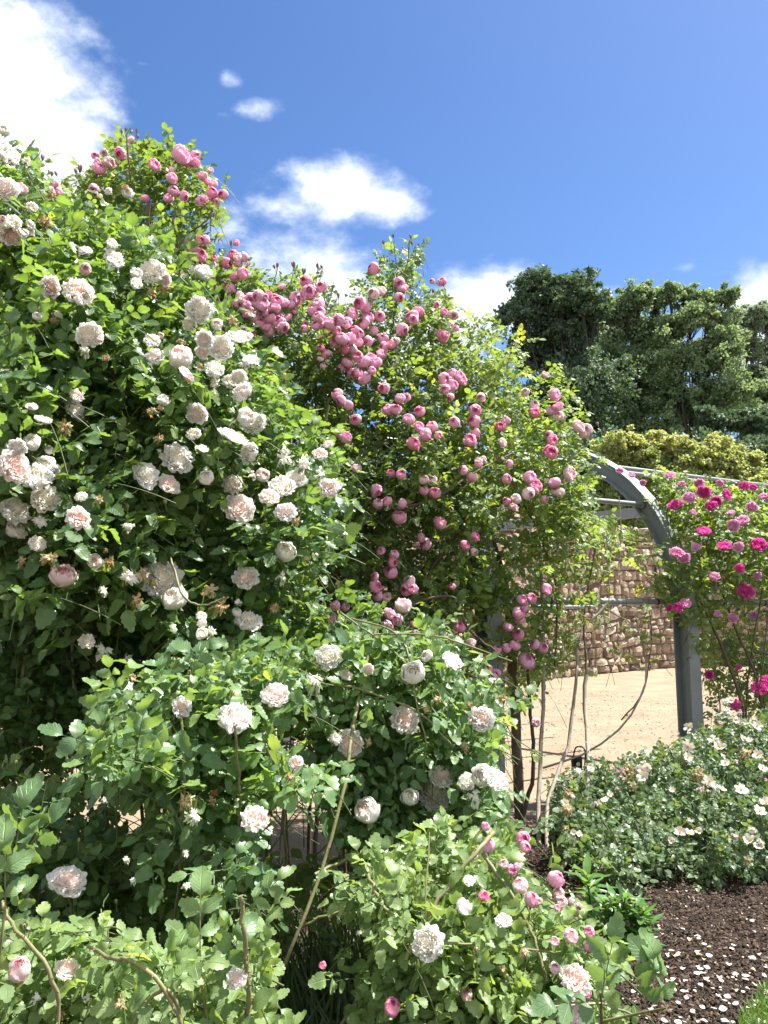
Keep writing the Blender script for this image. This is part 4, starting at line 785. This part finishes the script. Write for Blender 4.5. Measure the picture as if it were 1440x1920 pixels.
# near rose at the bottom centre with pink and white blooms
sn = parse('800,1768,52,W 1080,1833,46,P 1072,1905,46,P 910,1550,18 915,1585,30 980,1570,26,D 985,1588,22 970,1625,16 945,1620,18,L 960,1632,20 975,1660,30,L 997,1687,30 908,1680,22,D 1042,1648,34 1048,1675,22,L 1055,1692,22,L 1072,1690,14,L 1105,1747,20 1107,1775,22 1070,1755,28,L 1097,1862,22 735,1888,30,D 875,1865,26,L 945,1725,24,P 1045,1702,14,L 870,1700,24,W 880,1650,18,W 985,1785,22,C 1040,1765,18,L 1010,1690,14,L 1085,1700,14,L 605,1810,14,D 890,1605,14,L 1040,1815,22,L', 'K') + parse('893,1783,18 951,1832,14 942,1815,18,C 905,1720,12', 'Y')
def d_near(px, py): return 1.95 + .35 * max(0, (1750 - py) / 200) + .0002 * max(0, px - 900) + .4 * lump(px, py)
rt = at(950, 1900, 2.8); w4 = empty('shrub_rose', (rt[0], rt[1], 0), 'pale leaved rose arching low at the bottom centre with pink and blush blooms', 'rose bush')
f4 = blooms(w4, sn, front(d_near, .07))
grow([(660, 1640), (700, 1590), (790, 1580), (860, 1540), (920, 1560), (1000, 1660), (1100, 1720), (1150, 1800), (1130, 1880), (1120, 2000), (640, 2000), (690, 1860), (700, 1760), (660, 1720)], 400, d_near, .45, .046, LEAF_HI, [M['leaf_pale'], M['twig']], w4, flowers=f4, tintmu=.5, shoot=(.12, .3), hole=.3, twig_r=.0018)
def sprig(parent, P, w, leaves, T=LEAF_HI, m='leaf_near', pairs=2, size=.055, name='leafy_shoot', th=8, cm='cane_green'):
    """an arching shoot with large compound leaves given as (px,py,depth,dx,dy,size)"""
    g = Geo(); pts = spline([at(*p) for p in P], 16); tube(g, pts, np.linspace(w / 2, w / 3, len(pts)), 7, 1)
    for _ in range(th):
        i = random.randrange(1, len(pts) - 1); a = nrm(np.cross(pts[i + 1] - pts[i], rng.normal(0, 1, 3))); tube(g, [pts[i] + a * w * .4, pts[i] + a * w], [w * .14, .0002], 4, 1)
    L = np.array([at(l[0], l[1], l[2]) for l in leaves]); 
    D = np.array([[l[3], random.gauss(-.1, .25), -l[4]] for l in leaves], float); N = np.array([[random.gauss(0, .25), -.75 + random.gauss(0, .2), .75] for _ in leaves])
    S = np.array([l[5] for l in leaves], float); tt = np.stack([np.clip(rng.normal(.5, .15, len(L)), 0, 1), rng.random(len(L)) * .4, L[:, 0] * 0, L[:, 0] * 0 + 1], 1)
    compound(g, L, D, N, S, tt, T, pairs, 0, 1)
    return link(name, g.mesh(name, [M[m], M[cm]]), parent)
sprig(w4, [(1130, 1990, 1.9), (1128, 1920, 1.7), (1126, 1860, 1.6)], .008, [(1128, 1865, 1.6, .2, -1, .052), (1126, 1880, 1.6, -.9, -.2, .05), (1240, 1900, 1.6, -.1, -1, .05), (1250, 1905, 1.6, .4, .9, .048)], pairs=2)
sprig(w4, [(1130, 1915, 1.7), (1200, 1900, 1.65), (1250, 1890, 1.6)], .006, [(1250, 1890, 1.6, -.35, -1, .05)])
for P, w, th in (([(690, 1640, 2.2), (720, 1700, 2.1), (780, 1740, 2.05), (850, 1780, 2.0)], .011, 6), ([(925, 1562, 2.2), (900, 1590, 2.1), (850, 1650, 2.05), (800, 1720, 2.0), (760, 1800, 1.95)], .013, 6), ([(905, 1600, 2.2), (960, 1680, 2.1), (1000, 1760, 2.05), (1025, 1840, 2.0)], .011, 6), ([(730, 1765, 1.95), (850, 1768, 1.95), (960, 1775, 2.0), (1070, 1792, 2.0)], .007, 0), ([(800, 1990, 2.0), (796, 1850, 1.98), (798, 1700, 2.0), (805, 1560, 2.1)], .006, 0), ([(900, 1990, 2.0), (960, 1900, 1.95), (1100, 1880, 1.9), (1200, 1905, 1.9)], .007, 0)): cane(w4, P, w, 'cane_green', th)

# nearest rose, bottom left
sb_ = parse('125,1815,38,P 35,1818,44,L 443,1835,30,P 70,1870,20,O 118,1900,20,C 165,1870,18,O 225,1880,28,C', 'P') + parse('228,1870,24 45,1738,14', 'Y')
def d_bl(px, py): return 1.6 + .1 * math.sin(px / 60)
rt = at(150, 1900, 1.9); w5 = empty('shrub_rose', (rt[0], rt[1] + .2, 0), 'closest rose at the bottom left corner, with thick thorny arching canes', 'rose bush')
f5 = blooms(w5, sb_, front(d_bl, .04))
grow([(-60, 1720), (60, 1740), (200, 1740), (300, 1800), (420, 1750), (480, 1700), (500, 1800), (480, 1900), (560, 2000), (-60, 2000)], 200, d_bl, .35, .045, LEAF_HI, [M['leaf_pale'], M['twig']], w5, flowers=f5, tintmu=.5, shoot=(.1, .22), hole=.2, twig_r=.0018)
cane(w5, [(465, 2000, 1.65), (466, 1900, 1.62), (462, 1780, 1.6), (450, 1680, 1.6)], .012, 'cane_green', 60, taper=.75)
cane(w5, [(345, 1990, 1.5), (335, 1900, 1.5), (290, 1835, 1.5), (240, 1798, 1.52), (215, 1800, 1.55), (165, 1775, 1.65)], .0095, 'cane_green', 34)
cane(w5, [(100, 1990, 1.5), (110, 1880, 1.5), (80, 1800, 1.5), (20, 1730, 1.55), (5, 1690, 1.6)], .009, 'cane_green', 20)
cane(w5, [(240, 1990, 1.5), (260, 1900, 1.5), (320, 1860, 1.5), (360, 1990, 1.5)], .008, 'cane_green', 6)
sprig(w5, [(-20, 1900, 1.5), (0, 1780, 1.45), (10, 1700, 1.45)], .007, [(10, 1725, 1.4, -.1, -1, .055), (30, 1610, 1.5, .6, -.7, .05), (20, 1640, 1.5, .1, -.9, .06)])
sprig(w5, [(400, 1990, 1.6), (380, 1850, 1.6), (375, 1780, 1.6)], .006, [(375, 1790, 1.6, -.1, -1, .052), (380, 1850, 1.6, .6, -.8, .05), (385, 1890, 1.6, -.7, -.4, .05)])

# magenta rose on the right bay of the pergola
smg = parse('''1256,890,22,V 1265,945,30 1278,908,18,V 1310,905,22,V 1320,922,28 1292,932,26,V 1333,947,26 1343,940,24 1364,927,26 1395,910,22 1412,913,16 1390,975,30,V 1375,985,26,V 1410,950,24,V 1320,994,30 1357,1022,28 1305,1025,18,V 1385,1025,22,V 1423,1020,34 1387,1065,20 1340,1080,24,V 1398,1107,36 1268,1035,28,V 1283,1045,24,V 1375,1158,22,V 1412,1153,18,V 1284,1130,26,V 1272,1138,22 1330,1265,20 1385,1250,14 1423,1290,34 1438,1275,26 1378,1320,24 1435,1345,18 1255,1140,16 1430,930,18,V 1350,905,16,V 1162,882,16,V 1185,890,16,V 1205,905,14,V 1370,960,18,V 1300,960,14,V 1420,1080,18,V 1345,1150,14,V''', 'M')
def d_mag(px, py): return yl(px) - .4 + max(0, (1000 - py) / 200) * .5 + lump(px, py)
rt = pg(.9, -.2); mg = empty('climbing_rose', (rt[0], rt[1], 0), 'magenta flowered rose climbing the bay right of the bare arch post', 'climbing rose')
fm = blooms(mg, smg, front(d_mag, .12))
grow([(1215, 880), (1260, 880), (1300, 900), (1380, 900), (1500, 890), (1500, 1330), (1400, 1340), (1330, 1290), (1300, 1200), (1290, 1150), (1240, 1140), (1215, 1110), (1250, 1060), (1275, 1030), (1262, 980), (1235, 930)], 560, d_mag, .8, .058, LEAF_MD, [M['leaf_light'], M['twig_brown']], mg, flowers=fm, tintmu=.35, hole=1.0)
grow([(1300, 1200), (1500, 1200), (1500, 1400), (1320, 1400)], 45, d_mag, .5, .05, LEAF_MD, [M['leaf_shrub'], M['twig_brown']], mg, name='lower_foliage', hole=.2)
for P, w in (([(1400, 1480, 6.8), (1392, 1330, 6.9), (1360, 1230, 6.9), (1320, 1140, 6.9), (1300, 1110, 6.9)], .03), ([(1430, 1480, 7), (1425, 1300, 7), (1380, 1180, 7), (1340, 1080, 7)], .025), ([(1410, 1480, 7), (1400, 1300, 7), (1430, 1100, 7)], .02), ([(1330, 1480, 6.8), (1350, 1320, 6.8), (1320, 1250, 6.8)], .012), ([(1350, 1480, 6.8), (1420, 1300, 6.8), (1440, 1150, 6.8)], .014)): cane(mg, P, w)

# low pale rose at the right
def d_sh(px, py): return 4.55 + max(0, (1600 - py) / 200) * 1.0 + .7 * lump(px, py)
ssh = []
for x, y, s_ in ((1120, 1505, 22), (1065, 1515, 24), (1180, 1440, 26), (1205, 1455, 24), (1165, 1445, 22), (1255, 1350, 22), (1290, 1400, 26), (1310, 1450, 28), (1330, 1465, 26), (1342, 1475, 24), (1335, 1385, 24), (1350, 1400, 24), (1400, 1410, 26), (1420, 1360, 24), (1390, 1480, 28), (1275, 1560, 24), (1292, 1562, 22), (1405, 1575, 24), (1425, 1585, 22), (1425, 1520, 28), (1437, 1505, 28), (1085, 1445, 20), (1250, 1365, 22), (1270, 1358, 18), (1195, 1440, 20), (1365, 1335, 20), (1380, 1350, 16), (1315, 1480, 20), (1135, 1500, 18), (1060, 1505, 16), (1170, 1460, 16), (1210, 1535, 12), (1075, 1560, 12), (1360, 1430, 18), (1430, 1440, 20), (1260, 1480, 12)): ssh.append((x, y, s_, random.choice('SSSSOCF')))
rt = at(1270, 1700, 4.7); s5 = empty('shrub_rose', (rt[0], rt[1], 0), 'low spreading rose with small pale single flowers in front of the arch post at right', 'rose bush')
ssh = enrich(ssh, 78, 'SSOFC', .5, .9, 1.5)
fs = blooms(s5, [q for q in ssh if q[1] > 1395 or q[0] > 1290], front(d_sh, .1))
grow([(1055, 1500), (1100, 1440), (1180, 1420), (1250, 1400), (1300, 1370), (1400, 1340), (1500, 1340), (1500, 1600), (1440, 1640), (1330, 1690), (1210, 1700), (1120, 1640), (1060, 1600), (1045, 1540)], 880, d_sh, .8, .046, LEAF_MD, [M['leaf_shrub'], M['twig']], s5, flowers=fs, tintmu=.5, hole=.1, shoot=(.12, .28), spacing=.045)
for x in (1130, 1190, 1230, 1290, 1350): cane(s5, [(1265 + (x - 1240) * .3, 1705, 4.7), ((1265 + x) / 2, 1640, 4.7), (x, 1540, 4.8)], .014)
s6 = empty('shrub_rose', (*at(1120, 1560, 5.6)[:2], 0), 'small dark leaved bush in shade between the grey canes and the low pale rose', 'shrub')
grow([(1030, 1480), (1080, 1430), (1130, 1450), (1130, 1600), (1060, 1620), (1035, 1560)], 130, lambda x, y: 5.5, .5, .035, LEAF_MD, [M['leaf_shrub'], M['twig_brown']], s6, tintmu=.15, hole=0, shoot=(.1, .22), spacing=.04)

# leafy lily like plants
def lily(label, stems, group=None):
    b = at(*stems[0][0]); root = empty('leafy_perennial', (b[0], b[1], 0.04), label, 'plant', group); g = Geo(); st = Geo()
    for (x0, y0, d0), (x1, y1, d1), n, ls in stems:
        p0 = at(x0, y0, d0); p1 = at(x1, y1, d1); pts = spline([p0, (p0 + p1) / 2 + rng.normal(0, .01, 3), p1], 10); tube(st, pts, np.linspace(.006, .003, len(pts)), 6)
        k = np.arange(n); f = k / n; pos = p0 + (p1 - p0) * (.12 + .88 * f)[:, None]; a = k * 2.4 + random.random()
        D = np.stack([np.cos(a), np.sin(a), .25 + .9 * f], 1); N = np.stack([-np.cos(a) * .5, -np.sin(a) * .5, np.ones(n)], 1) + rng.normal(0, .15, (n, 3))
        tn = rng.normal(.55, .15, n).clip(0, 1); place_leaves(g, pos, D, N, ls * rng.uniform(.75, 1.15, n) * (1 - .25 * f), np.stack([tn, rng.random(n) * .4, tn * 0, tn * 0 + 1], 1), LEAF_LANCE)
    link('stem', st.mesh('stem', [M['twig']]), root); link('foliage', g.mesh('foliage', [M['leaf_lily']]), root)
lily('single upright stem with long pointed leaves beside the pink blooms', [((1112, 1760, 3.4), (1100, 1640, 3.3), 26, .15), ((1108, 1750, 3.42), (1116, 1660, 3.4), 14, .12)])
lily('clump of bright green leafy stems with narrow pointed leaves at the bare soil', [((1160 + dx * .5, 1800, 3.25), (1165 + dx, 1700 + dy, 3.2), 26, .115) for dx, dy in ((-30, -10), (-12, -15), (8, -18), (26, -8), (44, 8), (-5, 10), (30, 22), (55, 30), (-25, 30))])

# small black spotlight on a stake behind the canes
sp = at(1083, 1480, 6.35); o = empty('garden_spotlight', (sp[0], sp[1], 0), 'small black garden spotlight with looped cable on the sand behind the canes', 'spotlight')
zt = at(1083, 1418, 6.35)[2]
g = Geo(); tube(g, [[sp[0], sp[1], 0], [sp[0], sp[1], zt - .1]], .012, 8); link('stake', g.mesh('stake', [M['tie']]), o)
g = Geo(); tube(g, [[sp[0], sp[1], zt - .11], [sp[0], sp[1], zt - .1], [sp[0], sp[1], zt - .01], [sp[0], sp[1], zt]], [.035, .042, .045, .04], 14); link('lamp_housing', g.mesh('lamp_housing', [M['tie']]), o)
g = Geo(); tube(g, spline([[sp[0] - .03, sp[1], zt - .02], [sp[0], sp[1], zt + .07], [sp[0] + .07, sp[1], zt + .04], [sp[0] + .06, sp[1] + .03, zt - .2], [sp[0] + .08, sp[1] + .03, 0]], 20), .006, 6); link('cable', g.mesh('cable', [M['tie']]), o)

# ------------------------------------------------------------------ ground litter
def scatter_flat(name, n, region, T, size, m, zr, kindlab, tintf=None, flat=1.0, cupz=.0):
    g = Geo(); P = []; 
    while len(P) < n:
        px = random.uniform(region[0], region[2]); py = random.uniform(region[1], region[3]); dd = None
        r = ray(px, py); 
        if r[2] >= 0: continue
        k = -(EYE - .05) / r[2]; p = r * k + [0, 0, EYE]; P.append(p)
    P = np.array(P); P[:, 2] = .058 + rng.random(len(P)) * zr; D = rng.normal(0, 1, P.shape) * [1, 1, .25 * flat]; N = rng.normal(0, .35 * flat, P.shape) + [0, 0, 1]
    tn = rng.random(len(P)) if tintf is None else tintf(len(P)); tt = np.stack([tn, tn, tn, tn * 0 + 1], 1)
    place_leaves(g, P, D, N, size * rng.uniform(.4, 1.4, len(P)), tt, T)
    return tag(link(name, g.mesh(name, [m])), kindlab, 'mulch', kind='stuff')
CHIP = (np.array([[0, -.18, 0], [1, -.12, .03], [1, .14, 0], [0, .2, .02], [.1, -.1, .16], [.9, -.06, .18], [.92, .08, .15], [.1, .12, .17]]), np.array([[4, 5, 6, 7], [0, 1, 5, 4], [1, 2, 6, 5], [2, 3, 7, 6], [3, 0, 4, 7]]), np.zeros((8, 2)))
scatter_flat('bark_mulch', 30000, (960, 1540, 1520, 1990), CHIP, .019, M['chip'], .012, 'dark bark mulch with scattered pale chips covering the bed', lambda n: rng.beta(1.3, 2.2, n))
PET = leaflet(4, 0, .42, .5, -.25)
scatter_flat('small_petals', 420, (960, 1600, 1500, 1930), PET, .011, M['pet_blush'], .012, 'tiny fallen pale petals sprinkled over the bark mulch').__setitem__('category', 'petals')
ppm = []
gp = [Geo() for _ in range(4)]
for k, g in enumerate(gp): place_leaves(g, np.array([[-.5, 0, 0.]]), np.array([[1., 0, 0]]), np.array([[0, 0, 1.]]), np.array([1.]), np.array([[.9, .9, .9, 1]]), leaflet(6, 0, .44, .2 + .2 * k, -.3 + .15 * k)); ppm.append(g.mesh('fallen_petal', [M[('pet_blush', 'pet_pale', 'pet_peach', 'pet_cream')[k]]]))
for i in range(150):
    if i < 105: px, py = random.gauss(1300, 90), random.gauss(1850, 50)
    else: px, py = random.uniform(1160, 1440), random.uniform(1690, 1900)
    px = min(px, 1436); py = max(1660, min(py, 1915)); r = ray(px, py); p = r * (-(EYE - .08) / r[2]) + [0, 0, EYE]
    o = link('fallen_petal', random.choice(ppm)); s_ = random.uniform(.010, .034)
    o.matrix_world = Matrix.LocRotScale(Vector((p[0], p[1], .076 + random.random() * .004)), Quaternion((0, 0, 1), random.random() * 6.28) @ Quaternion((1, 0, 0), random.gauss(0, .25)), Vector((s_, s_, s_)))
    tag(o, 'pale pink petal fallen on the dark bark mulch at lower right', 'petal', 'fallen petals on the mulch')

# lawn corner and dark strap grass
def blades(name, pts, h, w, m, label, n_per=1, lean=.35):
    g = Geo(); N = len(pts); T = leaflet(4, 0, w, .1, .3); D = rng.normal(0, lean, (N, 3)); D[:, 2] = 1
    place_leaves(g, pts, D, rng.normal(0, 1, (N, 3)) + [0, -1, 0], h * rng.uniform(.5, 1.3, N), np.stack([rng.random(N), rng.random(N) * .5, np.zeros(N), np.ones(N)], 1), T)
    return tag(link(name, g.mesh(name, [m])), label, 'grass', kind='stuff')
lawn = [at(1370, 1935, 1)[:2] * 0]
def gp_(px, py, z=.05):
    r = ray(px, py); p = r * (-(EYE - z) / r[2]) + [0, 0, EYE]; return p
lp = [gp_(1385, 1925), gp_(1440, 1855), gp_(1560, 1800), gp_(1900, 1990), gp_(1400, 2300)]
sheet('lawn', [(p[0], p[1]) for p in lp], .075, M['lawn'])
lpoly = [(p[0], p[1]) for p in lp]; xs = [p[0] for p in lpoly]; ys = [p[1] for p in lpoly]
q = np.stack([rng.uniform(min(xs), max(xs), 26000), rng.uniform(min(ys), max(ys), 26000), np.full(26000, .07)], 1); q = q[inpoly(lpoly, q[:, 0], q[:, 1])]
blades('lawn_grass', q, .035, .06, M['grass'], 'short bright green lawn grass in the bottom right corner')
q = np.array([gp_(random.gauss(650, 70), random.uniform(1830, 1990)) for _ in range(900)]); q += rng.normal(0, .03, q.shape) * [1, 1, 0]
blades('strap_grass', q, .30, .014, M['grass_dark'], 'thin dark grass in the shaded hollow under the roses', lean=.45)

q = []; qq = spline(np.c_[WP, np.zeros(len(WP))], 240)[:, :2]
for _ in range(34):
    i = random.randrange(90, 230); tg = qq[i + 1] - qq[i] if i + 1 < len(qq) else qq[i] - qq[i - 1]; tg = tg / np.linalg.norm(tg); c = qq[i] + np.array([tg[1], -tg[0]]) * random.uniform(.05, .35)
    n_ = random.randrange(4, 26); q.append(np.c_[c + rng.normal(0, .10, (n_, 2)), np.full(n_, .01)])
blades('weeds', np.concatenate(q), .12, .12, M['grass_dark'], 'low green weeds growing along the foot of the stone wall', lean=.7)
def litter(name, n, size, m, label, tint, T):
    u = rng.uniform(-2.5, 6, n) ; v = rng.uniform(0.1, 12, n); P = np.stack([A0[0] + U[0] * u + Vp[0] * v, A0[1] + U[1] * u + Vp[1] * v, np.full(n, .006)], 1)
    k = P[:, 1] < np.interp(P[:, 0], WP[:, 0], WP[:, 1]) - .3; P = P[k]; tn = tint(len(P)); g = Geo()
    place_leaves(g, P, rng.normal(0, 1, P.shape) * [1, 1, .1], rng.normal(0, .2, P.shape) + [0, 0, 1], size * rng.uniform(.4, 1.5, len(P)), np.stack([tn, tn, tn, tn * 0 + 1], 1), T)
    o = tag(link(name, g.mesh(name, [m])), label, 'litter', kind='stuff')
M['pebble'] = tint_mat('pebble', [(0, (.13, .10, .07)), (.5, (.25, .20, .145)), (1, (.44, .38, .30))], .9, 60)
litter('path_gravel', 14000, .022, M['pebble'], 'small pale and brown grit lying on the sandy path', lambda n: rng.random(n), CHIP)
litter('leaf_litter', 420, .035, M['grass_dark'], 'tiny dry leaves and petals blown over the sandy path', lambda n: rng.random(n), PET)
